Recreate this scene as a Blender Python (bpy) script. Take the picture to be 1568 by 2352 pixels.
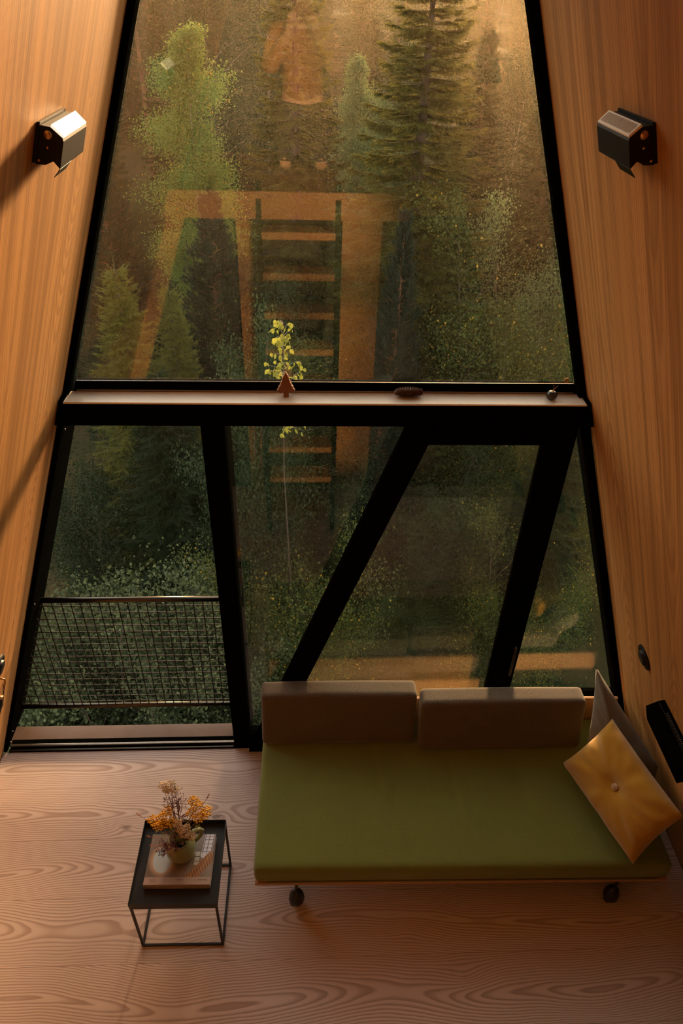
import bpy, bmesh, math, random
import numpy as np
from mathutils import Vector, Matrix, Euler

for _o in list(bpy.data.objects):
    bpy.data.objects.remove(_o, do_unlink=True)
SC = bpy.context.scene
COL = SC.collection
random.seed(7)
RNG = np.random.default_rng(11)

# ------------------------------------------------------------------ camera
W0, SL = 1.9457, 0.3521          # half width of the room at the floor, inward lean of the side walls
cam_d = bpy.data.cameras.new('camera')
cam_d.sensor_fit = 'AUTO'
cam_d.sensor_width = 36.0
cam_d.lens = 1617.055 / 2352 * 36.0
cam_d.clip_start = 0.02
cam_d.clip_end = 500
cam = bpy.data.objects.new('camera', cam_d)
COL.objects.link(cam)
def _cam():
    yaw, pitch, roll = 0.0622, 0.6463, 0.035
    cy, sy, cp, sp = math.cos(yaw), math.sin(yaw), math.cos(pitch), math.sin(pitch)
    fw = Vector((sy*cp, cy*cp, -sp)); rt = Vector((cy, -sy, 0)); up = rt.cross(fw)
    r2 = rt*math.cos(roll) + up*math.sin(roll); u2 = -rt*math.sin(roll) + up*math.cos(roll)
    m = Matrix((r2, u2, -fw)).transposed().to_4x4()
    m.translation = Vector((-0.0964, -2.6197, 3.8099))
    return m
cam.matrix_world = _cam()
SC.camera = cam

# ------------------------------------------------------------------ colour management, sky, sun
SC.view_settings.view_transform = 'Standard'
SC.view_settings.look = 'None'
SC.view_settings.gamma = 1.0
SC.view_settings.use_curve_mapping = False
SC.cycles.max_bounces = 6
SC.cycles.diffuse_bounces = 2
SC.cycles.glossy_bounces = 3
SC.cycles.transmission_bounces = 4
SC.cycles.transparent_max_bounces = 14
SC.cycles.adaptive_threshold = 0.05
SC.view_settings.exposure = 1.2

SUN_DIR = Vector((0.215, 1.0, 0.140)).normalized()       # towards the low evening sun
world = bpy.data.worlds.new('evening_sky')
SC.world = world
world.use_nodes = True
def _world():
    nt = world.node_tree; nt.nodes.clear()
    N, L = nt.nodes.new, nt.links.new
    out = N('ShaderNodeOutputWorld'); bg = N('ShaderNodeBackground')
    geo = N('ShaderNodeTexCoord'); dot = N('ShaderNodeVectorMath'); dot.operation = 'DOT_PRODUCT'
    dot.inputs[1].default_value = SUN_DIR
    L(geo.outputs['Generated'], dot.inputs[0])
    mp = N('ShaderNodeMapRange'); mp.inputs['From Min'].default_value = 0.80; mp.inputs['From Max'].default_value = 1.0
    mp.interpolation_type = 'SMOOTHSTEP'
    L(dot.outputs['Value'], mp.inputs['Value'])
    sep = N('ShaderNodeSeparateXYZ'); L(geo.outputs['Generated'], sep.inputs[0])
    el = N('ShaderNodeMapRange'); el.inputs['From Min'].default_value = 0.50; el.inputs['From Max'].default_value = 0.95
    el.interpolation_type = 'SMOOTHSTEP'; L(sep.outputs[2], el.inputs['Value'])
    dusk = N('ShaderNodeMix'); dusk.data_type = 'RGBA'      # dusk: pale at the horizon, deeper overhead
    dusk.inputs['A'].default_value = (0.78, 0.75, 0.69, 1); dusk.inputs['B'].default_value = (0.13, 0.14, 0.155, 1)
    L(el.outputs['Result'], dusk.inputs['Factor'])
    mix = N('ShaderNodeMix'); mix.data_type = 'RGBA'
    mix.inputs['B'].default_value = (0.95, 0.50, 0.19, 1)
    L(dusk.outputs['Result'], mix.inputs['A'])
    L(mp.outputs['Result'], mix.inputs['Factor'])
    L(mix.outputs['Result'], bg.inputs['Color'])
    bg.inputs['Strength'].default_value = 1.45
    L(bg.outputs[0], out.inputs['Surface'])
_world()
sun_d = bpy.data.lights.new('evening_sun', 'SUN')
sun_d.energy = 11.0
sun_d.color = (1.0, 0.61, 0.31)
sun_d.angle = math.radians(9)
sun = bpy.data.objects.new('evening_sun', sun_d)
COL.objects.link(sun)
sun.rotation_euler = SUN_DIR.to_track_quat('Z', 'Y').to_euler()
sun.location = (10, 40, 14)

# ------------------------------------------------------------------ helpers
def tag(o, label=None, cat=None, group=None, kind=None):
    if label: o['label'] = label
    if cat: o['category'] = cat
    if group: o['group'] = group
    if kind: o['kind'] = kind
    return o
def empty(name, loc=(0, 0, 0), rz=0.0, parent=None):
    o = bpy.data.objects.new(name, None); COL.objects.link(o)
    o.empty_display_size = 0.05
    o.location = loc; o.rotation_euler = (0, 0, rz)
    if parent: o.parent = parent
    return o
def link(name, me, mat, parent=None, smooth=False, loc=None, rz=None):
    o = bpy.data.objects.new(name, me); COL.objects.link(o)
    if mat is not None and not me.materials: me.materials.append(mat)
    if smooth:
        me.polygons.foreach_set('use_smooth', [True]*len(me.polygons)); me.update()
    if parent: o.parent = parent
    if loc is not None: o.location = loc
    if rz is not None: o.rotation_euler = (0, 0, rz)
    return o
def copy_tree(o, parent=None):
    c = o.copy(); COL.objects.link(c); c.parent = parent
    for ch in list(o.children): copy_tree(ch, c)
    return c

class MB:
    """collects shapes and links them as ONE mesh object"""
    def __init__(s): s.v = []; s.f = []
    def add(s, vs, fs):
        b = len(s.v); s.v += [tuple(v) for v in vs]; s.f += [tuple(b+i for i in f) for f in fs]; return s
    def hexa(s, p):   # 8 points: bottom 4 ccw, top 4 ccw
        return s.add(p, [(3,2,1,0),(4,5,6,7),(0,1,5,4),(1,2,6,5),(2,3,7,6),(3,0,4,7)])
    def box(s, x0, x1, y0, y1, z0, z1):
        return s.hexa([(x0,y0,z0),(x1,y0,z0),(x1,y1,z0),(x0,y1,z0),(x0,y0,z1),(x1,y0,z1),(x1,y1,z1),(x0,y1,z1)])
    def quadprism(s, pts, y0, y1):   # polygon given in (x,z), extruded along y
        n = len(pts)
        vs = [(x, y0, z) for x, z in pts] + [(x, y1, z) for x, z in pts]
        fs = [tuple(range(n)), tuple(range(2*n-1, n-1, -1))] + [(i, i+n, (i+1) % n+n, (i+1) % n) for i in range(n)]
        return s.add(vs, fs)
    def tube(s, path, r, n=8, caps=True):
        path = [Vector(p) for p in path]; m = len(path)
        rs = r if isinstance(r, (list, tuple)) else [r]*m
        vs = []; prev = None
        for i, p in enumerate(path):
            t = (path[min(i+1, m-1)] - path[max(i-1, 0)]).normalized()
            if prev is None:
                a = Vector((0, 0, 1)) if abs(t.z) < .9 else Vector((1, 0, 0))
                u = t.cross(a).normalized()
            else:
                u = (prev - t*prev.dot(t)).normalized()
            prev = u; w = t.cross(u)
            for k in range(n):
                an = 2*math.pi*k/n
                vs.append(p + (u*math.cos(an) + w*math.sin(an))*rs[i])
        fs = []
        for i in range(m-1):
            for k in range(n):
                fs.append((i*n+k, i*n+(k+1) % n, (i+1)*n+(k+1) % n, (i+1)*n+k))
        if caps: fs += [tuple(range(n-1, -1, -1)), tuple(range((m-1)*n, m*n))]
        return s.add(vs, fs)
    def lathe(s, prof, n=32, c=(0, 0, 0), closed=True):
        vs = []
        for r, z in prof:
            for k in range(n):
                a = 2*math.pi*k/n; vs.append((c[0]+r*math.cos(a), c[1]+r*math.sin(a), c[2]+z))
        fs = []
        for i in range(len(prof)-1):
            for k in range(n):
                fs.append((i*n+k, i*n+(k+1) % n, (i+1)*n+(k+1) % n, (i+1)*n+k))
        if closed: fs += [tuple(range(n-1, -1, -1)), tuple(range((len(prof)-1)*n, len(prof)*n))]
        return s.add(vs, fs)
    def sphere(s, c, r, n=8, m=5, sc=(1, 1, 1)):
        vs = [(c[0], c[1], c[2]-r*sc[2])]; fs = []
        for i in range(1, m):
            ph = -math.pi/2 + math.pi*i/m
            for k in range(n):
                a = 2*math.pi*k/n
                vs.append((c[0]+r*sc[0]*math.cos(ph)*math.cos(a), c[1]+r*sc[1]*math.cos(ph)*math.sin(a), c[2]+r*sc[2]*math.sin(ph)))
        vs.append((c[0], c[1], c[2]+r*sc[2])); last = len(vs)-1
        for k in range(n):
            fs.append((0, 1+(k+1) % n, 1+k)); fs.append((last, last-n+k, last-n+(k+1) % n))
        for i in range(m-2):
            for k in range(n):
                fs.append((1+i*n+k, 1+i*n+(k+1) % n, 1+(i+1)*n+(k+1) % n, 1+(i+1)*n+k))
        return s.add(vs, fs)
    def mesh(s, name, bevel=0, seg=2):
        me = bpy.data.meshes.new(name); me.from_pydata(s.v, [], s.f); me.update()
        if bevel:
            bm = bmesh.new(); bm.from_mesh(me)
            bmesh.ops.recalc_face_normals(bm, faces=bm.faces)
            es = [e for e in bm.edges if len(e.link_faces) == 2 and e.calc_face_angle(0) > .5]
            bmesh.ops.bevel(bm, geom=es, offset=bevel, segments=seg, profile=.6, affect='EDGES', clamp_overlap=True)
            bm.to_mesh(me); bm.free()
        else:
            bm = bmesh.new(); bm.from_mesh(me); bmesh.ops.recalc_face_normals(bm, faces=bm.faces); bm.to_mesh(me); bm.free()
        return me
    def build(s, name, mat, parent=None, bevel=0, smooth=False, seg=2, loc=None, rz=None):
        return link(name, s.mesh(name, bevel, seg), mat, parent, smooth, loc, rz)

def np_mesh(name, V, F):
    """fast mesh from numpy arrays; F is (n,3) or (n,4)"""
    me = bpy.data.meshes.new(name)
    V = np.ascontiguousarray(V, dtype=np.float32); F = np.ascontiguousarray(F, dtype=np.int32)
    k = F.shape[1]
    me.vertices.add(len(V)); me.vertices.foreach_set('co', V.ravel())
    me.loops.add(F.size); me.loops.foreach_set('vertex_index', F.ravel())
    me.polygons.add(len(F)); me.polygons.foreach_set('loop_start', np.arange(0, F.size, k, dtype=np.int32))
    me.update(calc_edges=True)
    return me

# ------------------------------------------------------------------ materials
class NG:
    """tiny node-graph helper"""
    def __init__(s, name):
        s.m = bpy.data.materials.new(name); s.m.use_nodes = True
        s.t = s.m.node_tree; s.t.nodes.clear()
        s.out = s.n('ShaderNodeOutputMaterial')
    def n(s, k, **kw):
        nd = s.t.nodes.new(k)
        for a, b in kw.items(): setattr(nd, a, b)
        return nd
    def put(s, sock, val):
        if hasattr(val, 'is_linked') or isinstance(val, bpy.types.NodeSocket): s.t.links.new(val, sock)
        elif val is not None: sock.default_value = val
    def math(s, op, a, b=None, c=None, clamp=False):
        nd = s.n('ShaderNodeMath', operation=op, use_clamp=clamp)
        s.put(nd.inputs[0], a)
        if b is not None: s.put(nd.inputs[1], b)
        if c is not None: s.put(nd.inputs[2], c)
        return nd.outputs[0]
    def comb(s, x, y, z):
        nd = s.n('ShaderNodeCombineXYZ'); s.put(nd.inputs[0], x); s.put(nd.inputs[1], y); s.put(nd.inputs[2], z); return nd.outputs[0]
    def noise(s, vec, scale, detail=2, rough=.5, dist=0.0):
        nd = s.n('ShaderNodeTexNoise'); s.put(nd.inputs['Vector'], vec)
        nd.inputs['Scale'].default_value = scale; nd.inputs['Detail'].default_value = detail
        nd.inputs['Roughness'].default_value = rough; nd.inputs['Distortion'].default_value = dist
        return nd.outputs['Fac']
    def maprange(s, v, a, b, c=0., d=1., smooth=False):
        nd = s.n('ShaderNodeMapRange'); nd.interpolation_type = 'SMOOTHSTEP' if smooth else 'LINEAR'
        s.put(nd.inputs['Value'], v); s.put(nd.inputs['From Min'], a); s.put(nd.inputs['From Max'], b)
        s.put(nd.inputs['To Min'], c); s.put(nd.inputs['To Max'], d); return nd.outputs['Result']
    def mix(s, f, a, b, mode='MIX'):
        nd = s.n('ShaderNodeMix', data_type='RGBA', blend_type=mode)
        s.put(nd.inputs['Factor'], f)
        s.put(nd.inputs['A'], a if not isinstance(a, tuple) else (*a[:3], 1)); s.put(nd.inputs['B'], b if not isinstance(b, tuple) else (*b[:3], 1))
        return nd.outputs['Result']
    def ramp(s, f, stops):
        nd = s.n('ShaderNodeValToRGB'); s.put(nd.inputs[0], f)
        e = nd.color_ramp.elements
        while len(e) < len(stops): e.new(0.5)
        for el, (p, c) in zip(e, stops): el.position = p; el.color = (*c[:3], 1)
        return nd.outputs[0]
    def bsdf(s, col, rough=.5, metal=0., spec=.5, bump=None, bstr=.3, bdist=.002, **kw):
        b = s.n('ShaderNodeBsdfPrincipled')
        s.put(b.inputs['Base Color'], col if not isinstance(col, tuple) else (*col[:3], 1))
        s.put(b.inputs['Roughness'], rough); s.put(b.inputs['Metallic'], metal)
        b.inputs['Specular IOR Level'].default_value = spec
        for k, v in kw.items(): s.put(b.inputs[k.replace('_', ' ')], v)
        if bump is not None:
            bp = s.n('ShaderNodeBump'); bp.inputs['Strength'].default_value = bstr; bp.inputs['Distance'].default_value = bdist
            s.put(bp.inputs['Height'], bump); s.t.links.new(bp.outputs[0], b.inputs['Normal'])
        return b.outputs[0]
    def done(s, shader):
        s.t.links.new(shader, s.out.inputs['Surface']); return s.m

def plain(name, col, rough=.5, metal=0., spec=.5, var=.12, scale=30, **kw):
    g = NG(name); tc = g.n('ShaderNodeTexCoord').outputs['Object']
    f = g.noise(tc, scale, 3)
    c = g.mix(g.maprange(f, .3, .7), tuple(x*(1-var) for x in col), tuple(x*(1+var) for x in col))
    return g.done(g.bsdf(c, rough, metal, spec, bump=f, bstr=.08, **kw))

def wood(name, light, dark, along, across, rings=150., local=True, tile=None, knots=1.0, d0=.02, d1=.10, rough=.45, freq=.9, contrast=1., spec=.35, streak=.0):
    """plain-sawn softwood: growth rings seen as r = sqrt(v^2 + d(u)^2), bent round knots"""
    g = NG(name)
    tc = g.n('ShaderNodeTexCoord').outputs['Object'] if local else g.n('ShaderNodeNewGeometry').outputs['Position']
    sp = g.n('ShaderNodeSeparateXYZ'); g.put(sp.inputs[0], tc)
    u = sp.outputs[along]; v = sp.outputs[across]
    rnd = g.n('ShaderNodeObjectInfo').outputs['Random']
    if tile:
        cell = g.math('FLOOR', g.math('DIVIDE', v, tile))
        v = g.math('MULTIPLY', g.math('SUBTRACT', g.math('FRACT', g.math('DIVIDE', v, tile)), .5), tile)
        seed = g.math('ADD', g.math('MULTIPLY', g.math('SINE', g.math('MULTIPLY', cell, 12.9)), 37.), g.math('MULTIPLY', rnd, 50.))
    else:
        seed = g.math('MULTIPLY', rnd, 90.)
    U = g.math('ADD', u, seed)
    lo = g.comb(g.math('MULTIPLY', U, freq), seed, 0.)
    dn = g.noise(lo, 1.0, 1.5)
    d = g.maprange(dn, .3, .7, d0, d1)
    wob = g.math('MULTIPLY', g.math('SUBTRACT', g.noise(g.comb(g.math('MULTIPLY', U, .8), seed, 5.), 1., 2), .5), .20)
    fine = g.math('MULTIPLY', g.math('SUBTRACT', g.noise(g.comb(g.math('MULTIPLY', U, 5.), g.math('MULTIPLY', v, 18.), seed), 1., 2), .5), .016)
    vv = g.math('ADD', g.math('ADD', v, wob), fine)
    r = g.math('SQRT', g.math('ADD', g.math('POWER', vv, 2.), g.math('POWER', d, 2.)))
    vor = g.n('ShaderNodeTexVoronoi'); vor.feature = 'F1'
    g.put(vor.inputs['Vector'], g.comb(g.math('MULTIPLY', U, 1.5), g.math('MULTIPLY', v, 3.6), seed)); vor.inputs['Scale'].default_value = 1.0
    vor.inputs['Randomness'].default_value = .9
    D = vor.outputs['Distance']
    k = g.math('POWER', g.math('SUBTRACT', 1., g.math('MINIMUM', g.math('MULTIPLY', D, 2.6), 1.)), 2.)
    r = g.math('ADD', r, g.math('MULTIPLY', k, .045*knots))
    ph = g.math('FRACT', g.math('MULTIPLY', r, rings))
    # light early wood, darkening to late wood, quick return
    band = g.ramp(ph, [(0., (.0,)*3), (.38, (.08,)*3), (.66, (.8,)*3), (.86, (1.,)*3), (1., (0.,)*3)])
    tone = g.noise(g.comb(g.math('MULTIPLY', U, .7), g.math('MULTIPLY', v, 5.), seed), 1., 2)
    grain = g.noise(g.comb(g.math('MULTIPLY', U, 9.), g.math('MULTIPLY', v, 420.), seed), 1., 2)
    f = g.math('MULTIPLY', band, contrast)
    f = g.math('ADD', f, g.math('MULTIPLY', g.math('SUBTRACT', grain, .5), .35), clamp=True)
    col = g.mix(f, light, dark)
    col = g.mix(g.maprange(tone, .3, .7, 0., .35), col, tuple(a*.75 for a in light))
    if streak:
        st1 = g.noise(g.comb(g.math('MULTIPLY', U, .55), g.math('MULTIPLY', g.math('ADD', v, g.math('MULTIPLY', wob, .35)), 30.), seed), 1., 3, .6)
        col = g.mix(g.maprange(st1, .40, .66, 0., streak, True), col, tuple(a*.62 for a in dark))
        col = g.mix(g.maprange(st1, .42, .26, 0., streak*.6, True), col, tuple(min(1, a*1.18) for a in light))
    core = g.maprange(D, .015, .07, .75*knots, 0., True)
    col = g.mix(core, col, tuple(a*.45 for a in dark))
    rg = g.math('ADD', rough, g.math('MULTIPLY', f, .12))
    return g.done(g.bsdf(col, rg, 0., spec, bump=f, bstr=.12, bdist=.001))

def fabric(name, col, rough=.9, weave=900., var=.25, sheen=.3):
    g = NG(name); tc = g.n('ShaderNodeTexCoord').outputs['Object']
    sp = g.n('ShaderNodeSeparateXYZ'); g.put(sp.inputs[0], tc)
    w = g.math('ADD', g.math('SINE', g.math('MULTIPLY', g.math('ADD', sp.outputs[0], sp.outputs[2]), weave)), g.math('SINE', g.math('MULTIPLY', g.math('ADD', sp.outputs[1], g.math('MULTIPLY', sp.outputs[2], .3)), weave)))
    f = g.noise(tc, 260., 3, .7)
    big = g.noise(tc, 5., 2)
    f = g.maprange(g.math('ADD', g.math('MULTIPLY', f, .5), g.math('MULTIPLY', g.noise(tc, 520., 2, .7), .5)), .36, .64)
    c = g.mix(f, tuple(a*(1-var) for a in col), tuple(a*(1+var) for a in col))
    c = g.mix(g.maprange(big, .35, .65, 0., .25), c, tuple(a*.78 for a in col))
    h = g.math('ADD', g.math('MULTIPLY', w, .2), f)
    return g.done(g.bsdf(c, rough, 0., .15, bump=h, bstr=.35, bdist=.0015, Sheen_Weight=sheen, Sheen_Roughness=.5))

def glass(name, f0=.055, tint=(.97, .98, .95)):
    """thin clear pane: mirror part rises towards grazing angles, the rest passes straight through"""
    g = NG(name)
    tr = g.n('ShaderNodeBsdfTransparent'); tr.inputs[0].default_value = (*tint, 1)
    gl = g.n('ShaderNodeBsdfGlossy'); gl.inputs['Roughness'].default_value = 0.0; gl.inputs[0].default_value = (1, 1, 1, 1)
    ge = g.n('ShaderNodeNewGeometry')
    dt = g.n('ShaderNodeVectorMath', operation='DOT_PRODUCT'); g.put(dt.inputs[0], ge.outputs['Normal']); g.put(dt.inputs[1], ge.outputs['Incoming'])
    c = g.math('ABSOLUTE', dt.outputs['Value'])
    f = g.math('ADD', f0, g.math('MULTIPLY', 1-f0, g.math('POWER', g.math('SUBTRACT', 1., c, clamp=True), 5.)))
    mx = g.n('ShaderNodeMixShader')
    g.put(mx.inputs[0], f); g.t.links.new(tr.outputs[0], mx.inputs[1]); g.t.links.new(gl.outputs[0], mx.inputs[2])
    return g.done(mx.outputs[0])

def leafmat(name, c1, c2, trans=.45, autumn=None, amount=.08, rough=.55):
    g = NG(name)
    isl = g.n('ShaderNodeNewGeometry').outputs['Random Per Island']
    oi = g.n('ShaderNodeObjectInfo').outputs['Random']
    c = g.mix(isl, c1, c2)
    c = g.mix(g.math('MULTIPLY', oi, .35), c, tuple(x*.65 for x in c1))
    if autumn: c = g.mix(g.math('GREATER_THAN', g.math('FRACT', g.math('MULTIPLY', isl, 17.3)), 1-amount), c, autumn)
    d = g.n('ShaderNodeBsdfDiffuse'); g.put(d.inputs[0], c)
    t = g.n('ShaderNodeBsdfTranslucent'); g.put(t.inputs[0], c)
    m = g.n('ShaderNodeMixShader'); m.inputs[0].default_value = trans
    g.t.links.new(d.outputs[0], m.inputs[1]); g.t.links.new(t.outputs[0], m.inputs[2])
    gl = g.n('ShaderNodeBsdfGlossy'); gl.inputs['Roughness'].default_value = rough; gl.inputs[0].default_value = (.8, .8, .8, 1)
    m2 = g.n('ShaderNodeMixShader'); m2.inputs[0].default_value = .015
    g.t.links.new(m.outputs[0], m2.inputs[1]); g.t.links.new(gl.outputs[0], m2.inputs[2])
    return g.done(m2.outputs[0])

M = {}
M['floor'] = wood('pale_fir_floor', (.78, .66, .59), (.46, .335, .27), 0, 1, rings=95., knots=1.0, d0=.012, d1=.10, rough=.42, freq=.8)
M['wall'] = wood('oiled_fir_wall', (.60, .300, .093), (.33, .138, .034), 2, 1, rings=115., local=False, tile=.55, knots=0.0, d0=.02, d1=.30, rough=.5, freq=.30, contrast=.55, streak=.55)
M['wall_b'] = wood('oiled_fir_board', (.36, .165, .055), (.22, .085, .025), 2, 0, rings=150., local=True, knots=0.1, d0=.02, d1=.16, rough=.5, freq=.5, contrast=.8)
M['wall_h'] = wood('oiled_fir_beam', (.36, .165, .055), (.22, .085, .025), 0, 2, rings=150., local=True, knots=0.1, d0=.02, d1=.16, rough=.5, freq=.5, contrast=.8)
M['darkwall'] = plain('dark_stained_panel', (.020, .021, .018), .6, 0., .3, .2, 4)  # near black so the added walls swallow bounced light
M['ply'] = wood('birch_plywood', (.55, .30, .14), (.40, .19, .08), 0, 2, rings=400., knots=0., rough=.5, contrast=.5)
M['black'] = plain('black_window_metal', (.0030, .0032, .0024), .7, .0, .0, .1, 12)
M['blackwire'] = plain('dark_steel_wire', (.035, .033, .028), .35, .7, .5, .1, 20)
M['rail'] = plain('brushed_dark_rail', (.10, .085, .065), .3, .85, .5, .1, 20)
M['alu'] = plain('brushed_track_metal', (.34, .30, .25), .28, .9, .5, .08, 40)
M['sill'] = plain('tan_sill_board', (.88, .80, .67), .3, 0., .5, .05, 6)
M['outsill'] = plain('brown_flashing', (.16, .105, .075), .45, .2, .5, .1, 8)
M['glass'] = glass('window_glass', .048)
M['glass2'] = glass('door_glass', .048)
M['lampblack'] = plain('lamp_black_metal', (.006, .0055, .004), .5, .0, .25, .1, 30)
M['brass'] = plain('brass_screw', (.55, .35, .16), .35, .9, .5, .1, 30)
M['green'] = fabric('olive_green_wool', (.185, .212, .046), weave=1200., var=.2)
M['brown'] = fabric('taupe_wool', (.125, .098, .074), weave=1200., var=.5)
M['mustard'] = fabric('mustard_velvet', (.46, .235, .012), weave=1500., var=.12, sheen=.6)
M['taupe'] = fabric('dark_olive_linen', (.165, .140, .100), weave=1100., var=.2)
M['button'] = plain('tan_button', (.48, .30, .17), .6)
M['tray'] = plain('black_powder_coat', (.016, .018, .016), .5, 0., .4, .1, 60)
M['rubber'] = plain('black_rubber', (.012, .012, .012), .4, 0, .5)

# ------------------------------------------------------------------ room shell
def wx(z): return W0 - SL*z
APEX = W0/SL
def wpt(sg, y, z, d=0.0):
    """point on (or d in front of) a leaning side wall"""
    k = math.hypot(1, SL)
    return Vector((sg*wx(z) - sg*d/k, y, z - d*SL/k))
for sg, nm in ((-1, 'wall_left'), (1, 'wall_right')):
    z1 = APEX-.02; t = .14
    b = MB()
    b.hexa([(sg*(wx(-.3)), -6.1, -.3), (sg*(wx(-.3)+t), -6.1, -.3), (sg*(wx(-.3)+t), 0, -.3), (sg*wx(-.3), 0, -.3),
            (sg*wx(z1), -6.1, z1), (sg*(wx(z1)+t), -6.1, z1), (sg*(wx(z1)+t), 0, z1), (sg*wx(z1), 0, z1)])
    tag(b.build(nm, M['wall']), kind='structure')
b = MB(); b.quadprism([(-wx(-.2)-.05, -.2), (wx(-.2)+.05, -.2), (0.03, APEX), (-.03, APEX)], -6.12, -6.0)
tag(b.build('wall_back', M['wall_b']), kind='structure')

# floor: wide boards laid across the room, each its own piece
floor = MB().box(-W0-.1, W0+.1, -6.0, -.003, -.20, -.024).build('floor', plain('dark_subfloor', (.05, .03, .02), .9))
tag(floor, kind='structure')
seams = [-.003, -.2505, -.563, -.8755, -1.188, -1.5005, -1.813, -2.1255, -2.438, -2.7505, -3.063, -3.3755, -3.688, -4.0, -4.3125, -4.625, -4.9375, -5.25, -5.5625, -5.98]
for i in range(len(seams)-1):
    y1, y0 = seams[i], seams[i+1]; h = (y1-y0)/2 - .0005
    pl = MB().box(-wx(0)+.004, wx(0)-.004, -h, h, -.022, 0).build('floor_plank', M['floor'], floor)
    pl.location = (0, (y0+y1)/2, 0)

# loft deck behind the camera, its front board, boards beside the ladder
b = MB(); b.hexa([(-wx(2.53), -6, 2.53), (wx(2.53), -6, 2.53), (wx(2.53), -2.36, 2.53), (-wx(2.53), -2.36, 2.53),
                  (-wx(2.66), -6, 2.66), (wx(2.66), -6, 2.66), (wx(2.66), -2.36, 2.66), (-wx(2.66), -2.36, 2.66)])
tag(b.build('ceiling', M['wall_b']), kind='structure')
b = MB(); b.quadprism([(-wx(2.5)+.002, 2.5), (.62, 2.5), (.62, 2.675), (-wx(2.675)+.002, 2.675)], -2.36, -2.32)
tag(b.build('trim_1', M['wall_h']), kind='structure')
def board(name, x0, x1, y0, y1, z0, z1):
    o = MB().box(x0-(x0+x1)/2, x1-(x0+x1)/2, y0, y1, z0, z1).build(name, M['wall_b']); o.location.x = (x0+x1)/2
    return tag(o, kind='structure')
board('trim_2', .17, .46, -2.66, -2.60, 0, 2.53)
board('trim_3', -.60, -.49, -2.66, -2.60, 0, 2.53)
b = MB(); b.quadprism([(-wx(0)+.002, 0), (-wx(0)+.13, 0), (-wx(2.53)+.13, 2.53), (-wx(2.53)+.002, 2.53)], -2.66, -2.60)
tag(b.build('trim_4', M['wall_b']), kind='structure')

b = MB(); b.quadprism([(-wx(0)+.003, .001), (wx(0)-.003, .001), (wx(2.529)-.003, 2.529), (-wx(2.529)+.003, 2.529)], -2.76, -2.70)
tag(b.build('wall_added_partition', M['darkwall']), kind='structure')  # dark partition added behind the camera to cut bounced light
b = MB(); b.quadprism([(-wx(2.661)+.003, 2.661), (wx(2.661)-.003, 2.661), (.03, APEX-.1), (-.03, APEX-.1)], -3.76, -3.70)
tag(b.build('wall_added_loft', M['darkwall']), kind='structure')  # unseen dark end wall added on the loft to soak up bounce
lad = tag(empty('loft_ladder', (-.145, -2.45, 0)), 'steep wooden ladder with dark side rails, mirrored in the upper glass', 'ladder')
for sg in (-1, 1):
    MB().hexa([(sg*.27-.018, .33, 0), (sg*.27+.018, .33, 0), (sg*.27+.018, .42, 0), (sg*.27-.018, .42, 0),
               (sg*.27-.018, .04, 2.72), (sg*.27+.018, .04, 2.72), (sg*.27+.018, .12, 2.72), (sg*.27-.018, .12, 2.72)]).build('stringer', M['black'], lad)
for i in range(9):
    z = .27 + .27*i; yy = .375 - .30*z/2.72
    MB().box(-.252, .252, yy-.10, yy+.08, z-.05, z).build('step', M['wall_h'], lad, bevel=.004)
# safety mesh on the loft edge beside the ladder head
for x0, x1, z1, lb in ((-.93, -.56, 3.30, 'black wire safety mesh on the loft edge, left of the ladder'), (.50, .70, 3.10, 'black wire safety mesh on the loft edge, right of the ladder')):
    r = tag(empty('loft_guard', ((x0+x1)/2, -2.40, 2.66)), lb, 'guard rail')
    hw = (x1-x0)/2; hh = z1-2.66
    lean = (lambda z: 0)
    MB().tube([(-hw, 0, .01), (-hw+(hh*SL if x0 < 0 else 0), 0, hh), (hw-(hh*SL if x0 > 0 else 0), 0, hh), (hw, 0, .01)], .010, 8).build('frame', M['blackwire'], r)
    n = int(hh/.05)
    for k in range(1, n):
        z = .05*k; a = -hw + (z*SL if x0 < 0 else 0); c = hw - (z*SL if x0 > 0 else 0)
        MB().tube([(a, 0, z), (c, 0, z)], .0022, 5).build('wire', M['blackwire'], r)
    k = 1
    while -hw + .05*k < hw - .01:
        x = -hw+.05*k
        zt = hh
        if x0 > 0: zt = min(hh, (hw-x)/SL)
        else: zt = min(hh, (x+hw)/SL)
        if zt > .08: MB().tube([(x, .004, .01), (x, .004, zt)], .0022, 5).build('wire', M['blackwire'], r)
        k += 1

# ------------------------------------------------------------------ window wall
BL = M['black']
# cross beam with its sill board
beam = empty('trim_5'); tag(beam, kind='structure')
MB().quadprism([(-wx(2.322)+.001, 2.322), (wx(2.322)-.001, 2.322), (wx(2.422)-.001, 2.422), (-wx(2.422)+.001, 2.422)], -.059, .12).build('beam', BL, beam, bevel=.003)
MB().quadprism([(-wx(2.4225)+.02, 2.4225), (wx(2.4225)-.02, 2.4225), (wx(2.430)-.02, 2.430), (-wx(2.430)+.02, 2.430)], -.060, .036).build('sill', M['sill'], beam, bevel=.0015)
for sg in (-1, 1):
    MB().quadprism([(sg*(wx(2.4225)-.0005), 2.4225), (sg*(wx(2.4225)-.0195), 2.4225), (sg*(wx(2.436)-.0195), 2.436), (sg*(wx(2.436)-.0005), 2.436)], -.0595, .036).build('sill_end', BL, beam)

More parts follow.
